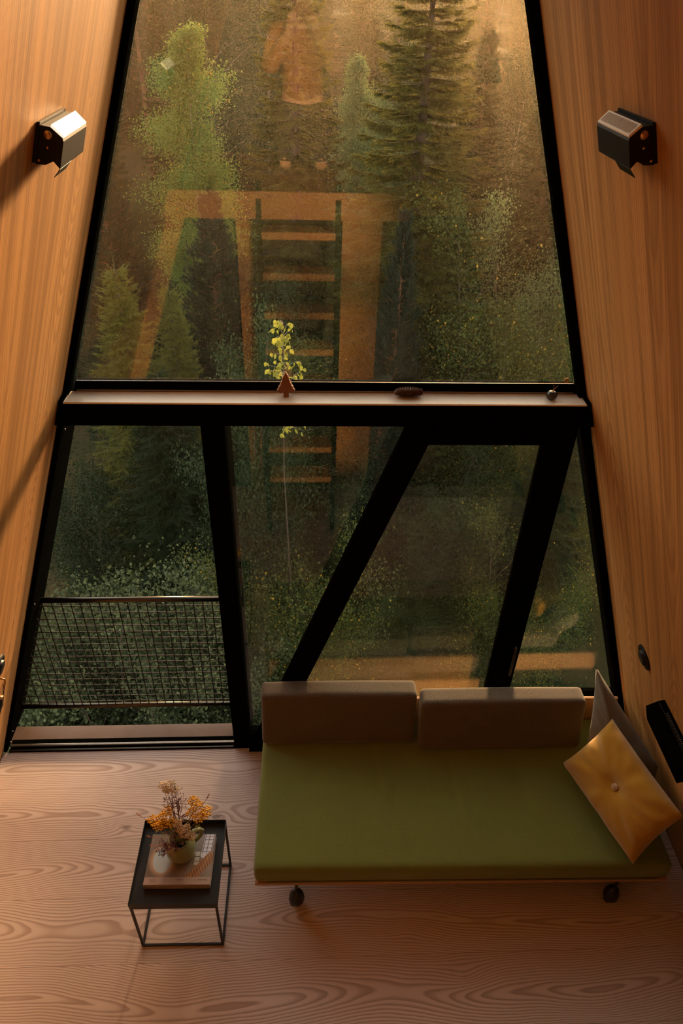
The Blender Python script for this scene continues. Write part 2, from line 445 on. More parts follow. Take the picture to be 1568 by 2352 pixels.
win1 = empty('window_1'); tag(win1, kind='structure')
zb = 2.4305; GZ = 4.15
b = MB(); b.quadprism([(-wx(GZ), GZ), (wx(GZ), GZ), (.002, APEX), (-.002, APEX)], .0, .12); tag(b.build('wall_added_gable', M['wall_b']), kind='structure')  # closed gable added out of view to cut sky light indoors
for sg in (-1, 1):
    MB().quadprism([(sg*(wx(zb)), zb), (sg*(wx(zb)-(.036 if sg > 0 else .026)), zb), (sg*(wx(GZ)-(.036 if sg > 0 else .026)), GZ), (sg*wx(GZ), GZ)], 0.001, .045).build('jamb', BL, win1)
    MB().quadprism([(sg*(wx(zb)+.02), zb), (sg*(wx(zb)-.024), zb), (sg*(wx(GZ)-.024), GZ), (sg*(wx(GZ)+.02), GZ)], .0455, .075).build('outer_reveal', BL, win1)
MB().quadprism([(-wx(zb)+.037, zb), (wx(zb)-.037, zb), (wx(2.472)-.037, 2.472), (-wx(2.472)+.037, 2.472)], .0400, .070).build('bottom_rail', BL, win1, bevel=.001)
MB().quadprism([(-wx(zb)+.05, 2.4310), (wx(zb)-.05, 2.4310), (wx(zb)-.05, 2.4375), (-wx(zb)+.05, 2.4375)], .0362, .0395).build('track_strip', M['alu'], win1)
MB().quadprism([(-wx(2.473)+.030, 2.4725), (wx(2.473)-.030, 2.4725), (wx(GZ)-.030, GZ), (-wx(GZ)+.030, GZ)], .048, .054).build('pane', M['glass'], win1)
MB().quadprism([(-wx(2.473)+.040, 2.4725), (wx(2.473)-.040, 2.4725), (wx(2.477)-.040, 2.4738), (-wx(2.477)+.040, 2.4738)], .0445, .0475).build('glazing_bead', M['rail'], win1)

win2 = empty('window_2'); tag(win2, kind='structure')
MB().quadprism([(-.445, .02), (wx(.02)-.001, .02), (wx(.09)-.001, .09), (-.445, .09)], .03, .10).build('bottom_rail', BL, win2)
MB().quadprism([(wx(.02)-.001, .02), (wx(.02)-.042, .02), (wx(2.322)-.042, 2.322), (wx(2.322)-.001, 2.322)], .001, .029).build('jamb', BL, win2)
MB().quadprism([(wx(.02)+.02, .02), (wx(.02)-.030, .02), (wx(2.322)-.030, 2.322), (wx(2.322)+.02, 2.322)], .101, .16).build('outer_reveal', BL, win2)
MB().quadprism([(-.440, .09), (wx(.09)-.012, .09), (wx(2.322)-.012, 2.322), (-.440, 2.322)], .060, .066).build('pane', M['glass'], win2)

MB().quadprism([(1.075, .0905), (wx(.0905)-.043, .0905), (wx(.46)-.043, .46), (1.075, .46)], .032, .056).build('infill', BL, win2)  # hidden panel added to stop a stripe of sun on the floor
# open doorway at the left: post, jamb, threshold
dw = empty('trim_6'); tag(dw, kind='structure')
MB().box(-.545, -.446, 0.0, .245, .0, 2.3215).build('post', BL, dw, bevel=.003)
MB().quadprism([(-wx(0)+.001, 0), (-wx(0)+.024, 0), (-wx(2.322)+.024, 2.3215), (-wx(2.322)+.001, 2.3215)], .001, .06).build('jamb', BL, dw)
MB().quadprism([(-wx(0)-.02, -.02), (-wx(0)+.016, -.02), (-wx(2.322)+.016, 2.3215), (-wx(2.322)-.02, 2.3215)], .0605, .34).build('outer_reveal', BL, dw)
th = MB().box(-wx(0)+.036, -.40, .0, .085, -.06, .006).build('threshold', BL, dw, bevel=.002)
MB().box(-wx(0)+.037, -.446, .028, .044, .006, .020).build('sliding_track', M['alu'], dw, bevel=.003)
MB().box(-wx(0)+.037, -.55, .001, .012, .006, .012).build('threshold_lip', M['rail'], dw, bevel=.002)
MB().box(-wx(0)-.02, -.52, .0855, .185, -.05, -.002).build('outer_sill', M['outsill'], dw, bevel=.002)
for z in (2.24, 1.2, .14, .03):
    MB().sphere((-wx(z)+.026, .05, z), .005, 8, 5).build('bolt', M['alu'], dw, smooth=True)

# sliding leaf pushed to the right
leaf = empty('door_1'); tag(leaf, kind='structure')
def lx(z): return .33 - .342*(2.312-z)
y0, y1 = -.046, -.006
MB().quadprism([(lx(.024), .024), (lx(.024)+.13, .024), (lx(2.318)+.13, 2.318), (lx(2.318), 2.318)], y0, y1).build('slanted_stile', BL, leaf, bevel=.003)
MB().box(.927, 1.068, y0, y1, .024, 2.318).build('stile', BL, leaf, bevel=.003)
MB().box(lx(2.226)+.13, .927, y0, y1, 2.224, 2.318).build('top_rail', BL, leaf, bevel=.002)
MB().box(lx(.15)+.12, .927, y0, y1, .024, .15).build('bottom_rail', BL, leaf, bevel=.002)
MB().quadprism([(lx(.15)+.11, .14), (.94, .14), (.94, 2.235), (lx(2.235)+.11, 2.235)], -.030, -.024).build('pane', M['glass2'], leaf)
h = MB().tube([(1.03, y0, .74), (1.03, y0-.035, .75), (1.03, y0-.035, .95), (1.03, y0, .96)], .008, 8).build('handle', M['rubber'], leaf, smooth=True)

# balustrade outside the open door
rl = tag(empty('balustrade', (-1.2, .235, 0)), 'dark metal balustrade with square wire mesh across the open door', 'railing')
YR = .235
def rl_x(z): return -wx(z)+.022+1.2
zt, zl = 1.050, .135
MB().tube([(rl_x(zt), 0, zt), (-.5455+1.2, 0, zt)], .0165, 12).build('top_rail', M['rail'], rl, smooth=True)
MB().tube([(rl_x(zl), 0, zl), (-.5455+1.2, 0, zl)], .0165, 12).build('bottom_rail', M['rail'], rl, smooth=True)
z = zl + .045
while z < zt-.02:
    MB().tube([(rl_x(z), 0, z), (-.546+1.2, 0, z)], .0032, 6).build('wire', M['rail'], rl); z += .0515  # lighter metal than the uprights, standing in for light on their tops
x = -.546 - .026
while x > -wx(zl)+.03:
    ztop = min(zt, (W0 + x - .022)/SL)
    if ztop > zl+.03: MB().tube([(x+1.2, -.0045, zl+.008), (x+1.2, -.0045, ztop)], .0032, 6).build('wire', M['blackwire'], rl)
    x -= .0515
# round sticker on the upper glass
st = MB(); st.lathe([(.0, 0), (.0098, 0), (.0098, .0008), (0., .0008)], 20, closed=False)
o = st.build('window_sticker', plain('kraft_paper', (.50, .33, .17), .8)); o.location = (1.003, .0478, 2.487); o.rotation_euler = (math.pi/2, 0, 0)
tag(o, 'small round kraft sticker on the right corner of the upper glass', 'sticker')

# ------------------------------------------------------------------ wall fixtures
def sconce(name, sg, y0, y1, zt, label, lit):
    """black reading lamp; profile (d from wall, drop along wall)"""
    r = tag(empty(name, wpt(sg, (y0+y1)/2, zt)), label, 'wall lamp', 'wall lamps either side of the tall window')
    inv = r.location.copy()
    def P(d, l, y): return wpt(sg, y, zt - l/math.hypot(1, SL), d) - inv
    def prism(prof, ya, yb):
        n = len(prof); vs = [P(d, l, ya) for d, l in prof] + [P(d, l, yb) for d, l in prof]
        return MB().add(vs, [tuple(range(n)), tuple(range(2*n-1, n-1, -1))] + [(i, i+n, (i+1) % n+n, (i+1) % n) for i in range(n)])
    prism([(.0005, 0), (.008, -.003), (.008, .088), (.0005, .088)], y0, y1).build('wall_plate', M['lampblack'], r, bevel=.001)
    prism([(.0085, .004), (.030, .000), (.058, .012), (.062, .020), (.063, .082), (.046, .070), (.030, .084), (.0085, .090)], y0+.001, y1-.001).build('housing', M['lampblack'], r, bevel=.0015)
    df = prism([(.0300, -.001), (.0325, -.0075), (.0625, .0085), (.0610, .0135)], y0-.001, y1-.012).build('diffuser', M['diffuser_lit'] if lit else M['diffuser'], r, bevel=.001)
    n = 24
    for i in range(0 if lit else n):
        yy = y0+.010 + (y1-y0-.034)*i/(n-1)
        prism([(.0365, -.0058), (.0367, -.0064), (.0582, .0052), (.0580, .0058)], yy-.0012, yy+.0012).build('slot', M['slot'], df)
    prism([(.0622, .080), (.0632, .081), (.0530, .104), (.0520, .103)], y0+.002, y0+.10).build('flap', M['lampblack'], r)
    for d, l in ((.030, .045), (.015, .078)):
        c = P(d, l, y0); MB().sphere(c, .0035, 8, 5).build('screw', M['brass'], r, smooth=True)
    c = P(.0275, .018, y0); MB().sphere(c, .010, 12, 8, (1, .6, 1)).build('knob', M['brass'], r, smooth=True)
    return r
g = NG('white_diffuser'); M['diffuser'] = g.done(g.bsdf((.90, .86, .74), .5, 0, .3))
g = NG('lit_diffuser'); M['diffuser_lit'] = g.done(g.bsdf((.90, .86, .76), .4, 0, .4, Emission_Color=(1., .86, .66, 1), Emission_Strength=.40))
M['slot'] = plain('diffuser_slot', (.42, .36, .27), .6)
sconce('wall_lamp', -1, -.805, -.588, 3.538, 'black wall lamp with bright white top on the left plank wall', True)
sconce('wall_lamp', 1, -.870, -.648, 3.577, 'black wall lamp with ribbed cream top on the right plank wall', False)

def disc(name, sg, y, z, r, label):
    e = tag(empty(name, wpt(sg, y, z)), label, 'vent', 'round wall vents low on both walls')
    k = math.hypot(1, SL)
    n = Vector((-sg/k, 0, -SL/k))
    q = n.to_track_quat('Z', 'Y').to_euler()
    a = MB().lathe([(r, .0005), (r, .006), (r*.93, .011), (r*.80, .011), (r*.76, .007), (0.001, .007)], 36).build('rim', M['lampblack'], e, smooth=False); a.rotation_euler = q
    c = MB().lathe([(r*.62, .008), (r*.60, .018), (r*.50, .022), (.001, .022)], 36).build('valve', M['rubber'], e, smooth=False); c.rotation_euler = q
disc('round_vent', 1, -.475, 1.338, .062, 'round black vent on the right wall above the pillows')
disc('round_vent', -1, -.445, 1.29, .062, 'round black vent at the left edge, above the little chain')

# black electric heater on the right wall
ht = tag(empty('wall_heater', wpt(1, -.85, 1.30)), 'black box heater with slotted top on the right wall beside the pillows', 'heater')
hb = ht.location.copy()
def HP(y, z, d): return wpt(1, y, z, d) - hb
def hp(prof, ya, yb):
    n = len(prof); vs = [HP(ya, z, d) for d, z in prof] + [HP(yb, z, d) for d, z in prof]
    return MB().add(vs, [tuple(range(n)), tuple(range(2*n-1, n-1, -1))] + [(i, i+n, (i+1) % n+n, (i+1) % n) for i in range(n)])
HZ = 1.315
hp([(.001, HZ), (.026, HZ+.004), (.085, HZ-.012), (.085, HZ-.11), (.001, HZ-.11)], -1.02, -.70).build('casing', M['black'], ht, bevel=.002)
hp([(.0265, HZ+.0045), (.0285, HZ+.0055), (.0305, HZ+.0035), (.0285, HZ+.0025)], -1.018, -.702).build('ridge', M['lampblack'], ht)
for i in range(22):
    yy = -.97 + .0095*i
    hp([(.014, HZ+.0022), (.014, HZ+.0036), (.024, HZ+.0052), (.024, HZ+.0038)], yy-.0011, yy+.0011).build('slot', M['alu'], ht)

# hook, chain and little black torch at the left wall
hk = tag(empty('key_hook', wpt(-1, -.36, 1.10)), 'small metal hook with a short chain and black torch on the left wall', 'hook')
o0 = hk.location.copy()
MB().tube([wpt(-1, -.36, 1.115, .0)-o0, wpt(-1, -.36, 1.112, .02)-o0, wpt(-1, -.365, 1.085, .026)-o0, wpt(-1, -.37, 1.08, .016)-o0], .005, 8).build('hook', M['brass'], hk, smooth=True)
for i in range(9):
    c = wpt(-1, -.362-.003*i, 1.075-.014*i, .022+.0012*i)-o0; a = (i % 2)*math.pi/2
    pts = [c + Vector((.003*math.cos(t)*math.cos(a), .003*math.cos(t)*math.sin(a), .010*math.sin(t))) for t in [k*math.pi/5 for k in range(11)]]
    MB().tube(pts, .0013, 5, caps=False).build('chain_link', M['blackwire'], hk)
MB().tube([wpt(-1, -.40, 1.03, .022)-o0, wpt(-1, -.41, .985, .022)-o0, wpt(-1, -.42, .93, .022)-o0, wpt(-1, -.445, .82, .022)-o0], [.010, .0165, .013, .013], 14).build('torch', M['tray'], hk, smooth=True)
MB().tube([wpt(-1, -.3985, 1.036, .022)-o0, wpt(-1, -.401, 1.026, .022)-o0], .0115, 14).build('torch_tip', M['brass'], hk, smooth=True)

# ------------------------------------------------------------------ daybed
def soft_slab(lx_, ly_, lz_, r, nx=48, ny=24, nz=6, top=None, puff=0.):
    """rounded upholstered block, origin at the low corner"""
    bm = bmesh.new()
    def pt(i, j, k): return (lx_*i/nx, ly_*j/ny, lz_*k/nz)
    idx = {}
    def V(i, j, k):
        if (i, j, k) not in idx: idx[(i, j, k)] = bm.verts.new(pt(i, j, k))
        return idx[(i, j, k)]
    for i in range(nx):
        for j in range(ny):
            bm.faces.new((V(i, j, nz), V(i+1, j, nz), V(i+1, j+1, nz), V(i, j+1, nz)))
            bm.faces.new((V(i, j, 0), V(i, j+1, 0), V(i+1, j+1, 0), V(i+1, j, 0)))
    for i in range(nx):
        for k in range(nz):
            bm.faces.new((V(i, 0, k), V(i+1, 0, k), V(i+1, 0, k+1), V(i, 0, k+1)))
            bm.faces.new((V(i, ny, k), V(i, ny, k+1), V(i+1, ny, k+1), V(i+1, ny, k)))
    for j in range(ny):
        for k in range(nz):
            bm.faces.new((V(0, j, k), V(0, j, k+1), V(0, j+1, k+1), V(0, j+1, k)))
            bm.faces.new((V(nx, j, k), V(nx, j+1, k), V(nx, j+1, k+1), V(nx, j, k+1)))
    for v in bm.verts:
        p = v.co.copy()
        c = Vector((min(max(p.x, r), lx_-r), min(max(p.y, r), ly_-r), min(max(p.z, r), lz_-r)))
        d = p - c
        if d.length > 1e-9:
            m = max(abs(d.x), abs(d.y), abs(d.z))
            v.co = c + d.normalized()*m
        u, w, q = p.x/lx_, p.y/ly_, p.z/lz_
        if puff:
            v.co.z += puff*(q*2-1)*math.sin(math.pi*u)**.5*math.sin(math.pi*w)**.5 if q in (0, 1) else 0
        if top and q > .99: v.co.z += top(p.x, p.y)
    me = bpy.data.meshes.new('soft'); bm.to_mesh(me); bm.free()
    return me
bed = tag(empty('daybed', (-.357, -.957, 0), -.0175), 'low daybed with olive green mattress on a plywood base in front of the window', 'daybed')
BW, BD = 2.055, .875
def folds(x, y):
    z = .004*math.sin(x*3.1+1)*math.sin(y*4)
    for x0, a, w, ya, yb in ((.62, .010, .022, .22, .85), (.70, .008, .018, .10, .7), (1.02, .010, .02, .05, .75), (1.10, .007, .018, .1, .6), (1.40, .006, .02, .2, .7), (1.30, .005, .03, .0, .5)):
        env = max(0, math.sin(math.pi*min(max((y-ya)/(yb-ya), 0), 1)))
        z -= a*env*math.exp(-((x-x0-.05*(.5-y))/w)**2)
        z += a*.7*env*math.exp(-((x-x0-.05-.05*(.5-y))/(w*1.4))**2)
    return z
mt = link('mattress', soft_slab(BW, BD, .125, .032, 110, 40, 8, top=folds), M['green'], bed, smooth=True, loc=(0, 0, .279))
pip = MB()
for zz in (.014,):
    pass
MB().tube([(.06, -.0015, .013), (BW-.06, -.0015, .013)], .0035, 6).build('piping', M['green'], mt, smooth=True)
MB().box(.004, BW-.004, .0, BD, .258, .279).build('base_board', M['ply'], bed, bevel=.002)
for xa, xb in ((.02, BW-.03),):
    MB().box(xa, xb, BD+.001, BD+.017, .004, .575).build('back_board', M['ply'], bed, bevel=.002)  # lower part extended to the floor to block sun under the bed
# bent steel frame and four castors
for yy in (.03, BD-.06):
    MB().tube([(.205, yy, .085), (.205, yy, .19), (.225, yy, .235), (.27, yy, .247), (1.76, yy, .247), (1.815, yy, .235), (1.835, yy, .19), (1.835, yy, .085)], .009, 8).build('steel_bow', M['rubber'], bed, smooth=True)
    for xx in (.205, 1.835):
        cs = MB(); cs.lathe([(.001, -.016), (.026, -.017), (.036, -.012), (.0385, 0), (.036, .012), (.026, .017), (.001, .016)], 24)
        w = cs.build('castor', M['rubber'], bed, smooth=True); w.location = (xx, yy, .0385); w.rotation_euler = (math.pi/2, 0, .5)
        hd = MB(); hd.lathe([(.012, .03), (.032, .034), (.040, .055), (.038, .085), (.028, .115), (.014, .14)], 20)
        hd.build('hood', M['rubber'], bed, smooth=True).location = (xx, yy, 0)
        MB().sphere((0, 0, .0175), .004, 8, 5).build('axle', M['alu'], w, smooth=True)

def back_cushion(lab, x0, x1, yb, yt, z0, h, t, rz, ytop):
    w = x1-x0
    me = soft_slab(w, t, h, .022, 40, 10, 16)
    # lean it back and give the seat side a slight belly
    for v in me.vertices:
        q = v.co.z/h; u = v.co.x/w
        bul = .012*math.sin(math.pi*min(max(q, 0), 1))*math.sin(math.pi*min(max(u, 0), 1))**.6
        if v.co.y < t/2: v.co.y -= bul
        v.co.z += .006*math.sin(math.pi*min(max(u, 0), 1)) if q > .5 else 0
        v.co.y += ytop*q
    o = link('back_cushion', me, M['brown'], None, smooth=True, loc=(x0, yb, z0), rz=rz)
    tag(o, lab, 'cushion', 'taupe back cushions on the daybed')
    sm = MB().tube([(.03, .008+ytop-.006, h-.012), (w-.03, .008+ytop-.006, h-.012)], .0028, 6).build('seam', M['brown'], o, smooth=True)
    return o
back_cushion('taupe back cushion on the daybed nearer the open door', -.345, .505, -.268, 0, .406, .315, .115, -.006, .085)
back_cushion('taupe back cushion on the daybed beside the dark pillow', .523, 1.432, -.318, 0, .406, .300, .115, -.006, .085)

def pillow(name, cs, th, mat, label, seed=1, wr=.006, n=36, dent=None):
    A, B, C, D = [Vector(c) for c in cs]     # corners in order
    cen = (A+B+C+D)/4
    base = Vector((cen.x, cen.y, min(A.z, B.z, C.z, D.z)))
    nn = ((C-A).cross(D-B)).normalized()
    if nn.z < 0: nn = -nn
    rs = np.random.RandomState(seed)
    ph = rs.rand(40)*6.28
    verts = []; faces = []
    for side in (1, -1):
        for i in range(n+1):
            for j in range(n+1):
                u, v = i/n, j/n
                # pinch edges inwards between the corners
                pu = u + (0.5-u)*.05*math.sin(math.pi*v)*(2*abs(u-.5))**2
                pv = v + (0.5-v)*.05*math.sin(math.pi*u)*(2*abs(v-.5))**2
                p = A*(1-pu)*(1-pv) + B*pu*(1-pv) + C*pu*pv + D*(1-pu)*pv
                a, b = 2*u-1, 2*v-1
                prof = max(0, (1-a**4)*(1-b**4))**.5
                h = th*prof
                edge = min(1-abs(a), 1-abs(b))
                an = math.atan2(b, a); rr = math.hypot(a, b)
                w = math.sin(an*9+ph[0]+2*rr)*.5 + math.sin(an*15+ph[1]-3*rr)*.35 + math.sin(an*5+ph[2])*.5
                h += wr*w*min(1, edge*5)*max(0, rr-.25)*side if side > 0 else 0
                if dent and side > 0: h -= dent*math.exp(-((a/.22)**2+(b/.22)**2))
                verts.append(p + nn*h*side - base)
    N2 = (n+1)**2
    for i in range(n):
        for j in range(n):
            q = [i*(n+1)+j, (i+1)*(n+1)+j, (i+1)*(n+1)+j+1, i*(n+1)+j+1]
            faces.append(tuple(q)); faces.append(tuple(N2+k for k in reversed(q)))
    me = bpy.data.meshes.new(name); me.from_pydata([tuple(v) for v in verts], [], faces)
    bm = bmesh.new(); bm.from_mesh(me); bmesh.ops.remove_doubles(bm, verts=bm.verts, dist=1e-5); bmesh.ops.recalc_face_normals(bm, faces=bm.faces); bm.to_mesh(me); bm.free()
    o = link(name, me, mat, None, smooth=True); o.location = base
    tag(o, label, 'pillow')
    return o, cen-base, nn
gp, _, _ = pillow('grey_pillow', [(1.475, -.130, .870), (1.455, -.35, .450), (1.63, -.80, .430), (1.735, -.560, .580)], .070, M['taupe'], 'dark olive linen pillow leaning in the corner by the right wall', 3, .012)
mp_, mc, mn = pillow('mustard_pillow', [(1.505, -.385, .755), (1.285, -.447, .455), (1.467, -1.000, .455), (1.655, -.925, .745)], .075, M['mustard'], 'mustard yellow pillow with a tan centre button on the daybed', 5, .014, dent=.030)
bt = MB(); bt.lathe([(.001, -.004), (.017, -.002), (.0195, .002), (.017, .0055), (.001, .009)], 20)
b_ = bt.build('button', M['button'], mp_, smooth=True); b_.location = mc + mn*.050; b_.rotation_euler = mn.to_track_quat('Z', 'Y').to_euler()

# ------------------------------------------------------------------ side table, book, jug and flowers
tb = tag(empty('side_table', (-.705, -.917, 0), -.0136), 'small black tray table with thin square steel frame on the plank floor', 'side table')
H2, T = .194, .0055
for sx in (-1, 1):
    for sy in (-1, 1):
        MB().box(sx*H2-T, sx*H2+T, sy*H2-T, sy*H2+T, 0, .412).build('leg', M['tray'], tb, bevel=.001, seg=1)
for z in (.0055, .4065):
    for s_ in (-1, 1):
        MB().box(-H2+T, H2-T, s_*H2-T, s_*H2+T, z-T, z+T).build('frame_rail', M['tray'], tb, bevel=.001, seg=1)
        MB().box(s_*H2-T, s_*H2+T, -H2+T, H2-T, z-T, z+T).build('frame_rail', M['tray'], tb, bevel=.001, seg=1)
tr = MB().box(-.199, .199, -.199, .199, .4125, .4155).build('tray', M['tray'], tb)
R1 = .1995
for s_ in (-1, 1):
    MB().box(-R1, R1, s_*R1-.0012, s_*R1+.0012, .4125, .448).build('tray_rim', M['tray'], tr)
    MB().box(s_*R1-.0012, s_*R1+.0012, -R1, R1, .4125, .448).build('tray_rim', M['tray'], tr)

bk = tag(empty('book', (-.699, -.912, .4156), -.022), 'large hardback photo book lying on the black tray table', 'book')
bw, bd, bh = .308, .243, .036
def cover_mat():
    g = NG('book_cover_print')
    sp = g.n('ShaderNodeSeparateXYZ'); g.put(sp.inputs[0], g.n('ShaderNodeTexCoord').outputs['Object'])
    x, y = sp.outputs[0], sp.outputs[1]
    tc = g.n('ShaderNodeTexCoord').outputs['Object']
    base = g.mix(g.maprange(g.noise(tc, 9., 2), .3, .7), (.16, .135, .115), (.28, .245, .22))
    def ell(cx, cy, rx, ry, soft=.12):
        d = g.math('SQRT', g.math('ADD', g.math('POWER', g.math('DIVIDE', g.math('SUBTRACT', x, cx), rx), 2.), g.math('POWER', g.math('DIVIDE', g.math('SUBTRACT', y, cy), ry), 2.)))
        return g.maprange(d, 1-soft, 1+soft, 1., 0., True)
    def rect(x0, x1, y0, y1):
        a = g.math('MULTIPLY', g.math('GREATER_THAN', x, x0), g.math('LESS_THAN', x, x1))
        return g.math('MULTIPLY', a, g.math('MULTIPLY', g.math('GREATER_THAN', y, y0), g.math('LESS_THAN', y, y1)))
    def diag(x0, x1, y0, y1, sh):   # sheared rectangle
        xs = g.math('SUBTRACT', x, g.math('MULTIPLY', y, sh))
        a = g.math('MULTIPLY', g.math('GREATER_THAN', xs, x0), g.math('LESS_THAN', xs, x1))
        return g.math('MULTIPLY', a, g.math('MULTIPLY', g.math('GREATER_THAN', y, y0), g.math('LESS_THAN', y, y1)))
    c = g.mix(ell(-.082, -.005, .058, .072, .25), base, (.52, .36, .26))
    c = g.mix(ell(-.082, -.005, .046, .062, .06), c, (.46, .58, .66))
    c = g.mix(diag(.094, .140, .015, .118, .08), c, (.62, .64, .72))
    c = g.mix(ell(.118, .020, .026, .022, .1), c, (.60, .62, .70))
    for xx in (.098, .116, .137): c = g.mix(diag(xx-.0014, xx+.0014, .025, .118, .08), c, (.07, .06, .10))
    for yy in (.034, .052, .072, .092, .110): c = g.mix(diag(.096, .139, yy-.0012, yy+.0012, .08), c, (.07, .06, .10))
    c = g.mix(diag(.066, .088, -.030, .034, .03), c, (.50, .52, .48))
    for yy in (-.012, .010): c = g.mix(diag(.066, .088, yy-.0015, yy+.0015, .03), c, (.05, .05, .05))
    st = g.math('MULTIPLY', g.math('ADD', g.math('SINE', g.math('MULTIPLY', x, 900.)), 1.), .5)
    stair = g.mix(st, (.10, .05, .03), (.55, .30, .16))
    xs = g.math('SUBTRACT', x, g.math('MULTIPLY', y, .85))
    msk = g.math('MULTIPLY', g.math('MULTIPLY', g.math('GREATER_THAN', xs, .105), g.math('LESS_THAN', xs, .165)), g.math('LESS_THAN', y, .035))
    c = g.mix(msk, c, stair)
    c = g.mix(g.math('LESS_THAN', y, -.086), c, (.42, .34, .31))
    return g.done(g.bsdf(c, .18, 0, .5))
M['cover'] = cover_mat()
M['cloth'] = plain('book_cover_board', (.42, .34, .31), .3)
M['pages'] = plain('book_pages', (.46, .40, .33), .85, var=.2, scale=200)
M['ink'] = plain('book_ink', (.04, .035, .03), .6)
cv = MB().box(-bw/2, bw/2, -bd/2, bd/2, bh-.003, bh).build('front_cover', M['cover'], bk, bevel=.0008, seg=1)
MB().box(-bw/2, bw/2, -bd/2, bd/2, 0, .003).build('back_cover', M['cloth'], bk, bevel=.0008, seg=1)
MB().box(-bw/2+.003, bw/2-.004, -bd/2+.003, bd/2-.003, .003, bh-.003).build('pages', M['pages'], bk)
MB().box(-bw/2, bw/2, -bd/2-.0015, -bd/2+.0025, .001, bh-.006).build('spine', M['cloth'], bk, bevel=.0008, seg=1)
def lettering(txt, size, x, y, parent, z, italic=0.):
    cu = bpy.data.curves.new('lettering', 'FONT'); cu.body = txt; cu.size = size; cu.align_x = 'LEFT'; cu.shear = italic; cu.resolution_u = 2; cu.offset = size*.006
    o = bpy.data.objects.new('t', cu); COL.objects.link(o)
    dg = bpy.context.evaluated_depsgraph_get(); me = bpy.data.meshes.new_from_object(o.evaluated_get(dg))
    bpy.data.objects.remove(o, do_unlink=True)
    r = link('lettering', me, M['ink'], parent); r.location = (x, y, z); r.rotation_euler = (0, 0, math.pi)
    return r
lettering('Interieur', .0125, .138, -.0965, cv, bh+.0003, .2)
lettering('Photographs', .0062, .028, -.0970, cv, bh+.0003)
lettering('Architecture', .0058, -.098, -.0970, cv, bh+.0003)
lettering('and design', .0058, -.098, -.1045, cv, bh+.0003)

# jug
jl = Vector((-.694, -.888, .4523))
jug = tag(empty('jug', jl), 'pale green ceramic jug holding dried flowers, standing on the book', 'jug')
prof = [(.001, 0), (.040, 0), (.052, .006), (.066, .028), (.071, .052), (.067, .080), (.056, .104), (.047, .118), (.046, .130), (.050, .140), (.047, .140), (.043, .130), (.043, .118), (.052, .100), (.062, .078), (.065, .052), (.060, .028), (.045, .010), (.001, .008)]
M['jug'] = plain('celadon_glaze', (.27, .29, .14), .16, 0., .6, .18, 7)
jb = MB(); jb.lathe(prof, 40, closed=False); jb.build('body', M['jug'], jug, smooth=True)
MB().tube([(.040, .022, .126), (.062, .034, .138), (.086, .046, .132), (.096, .052, .112), (.092, .050, .088), (.078, .042, .066), (.060, .032, .052)], [.010, .011, .0115, .0115, .011, .010, .009], 12).build('handle', M['jug'], jug, smooth=True)

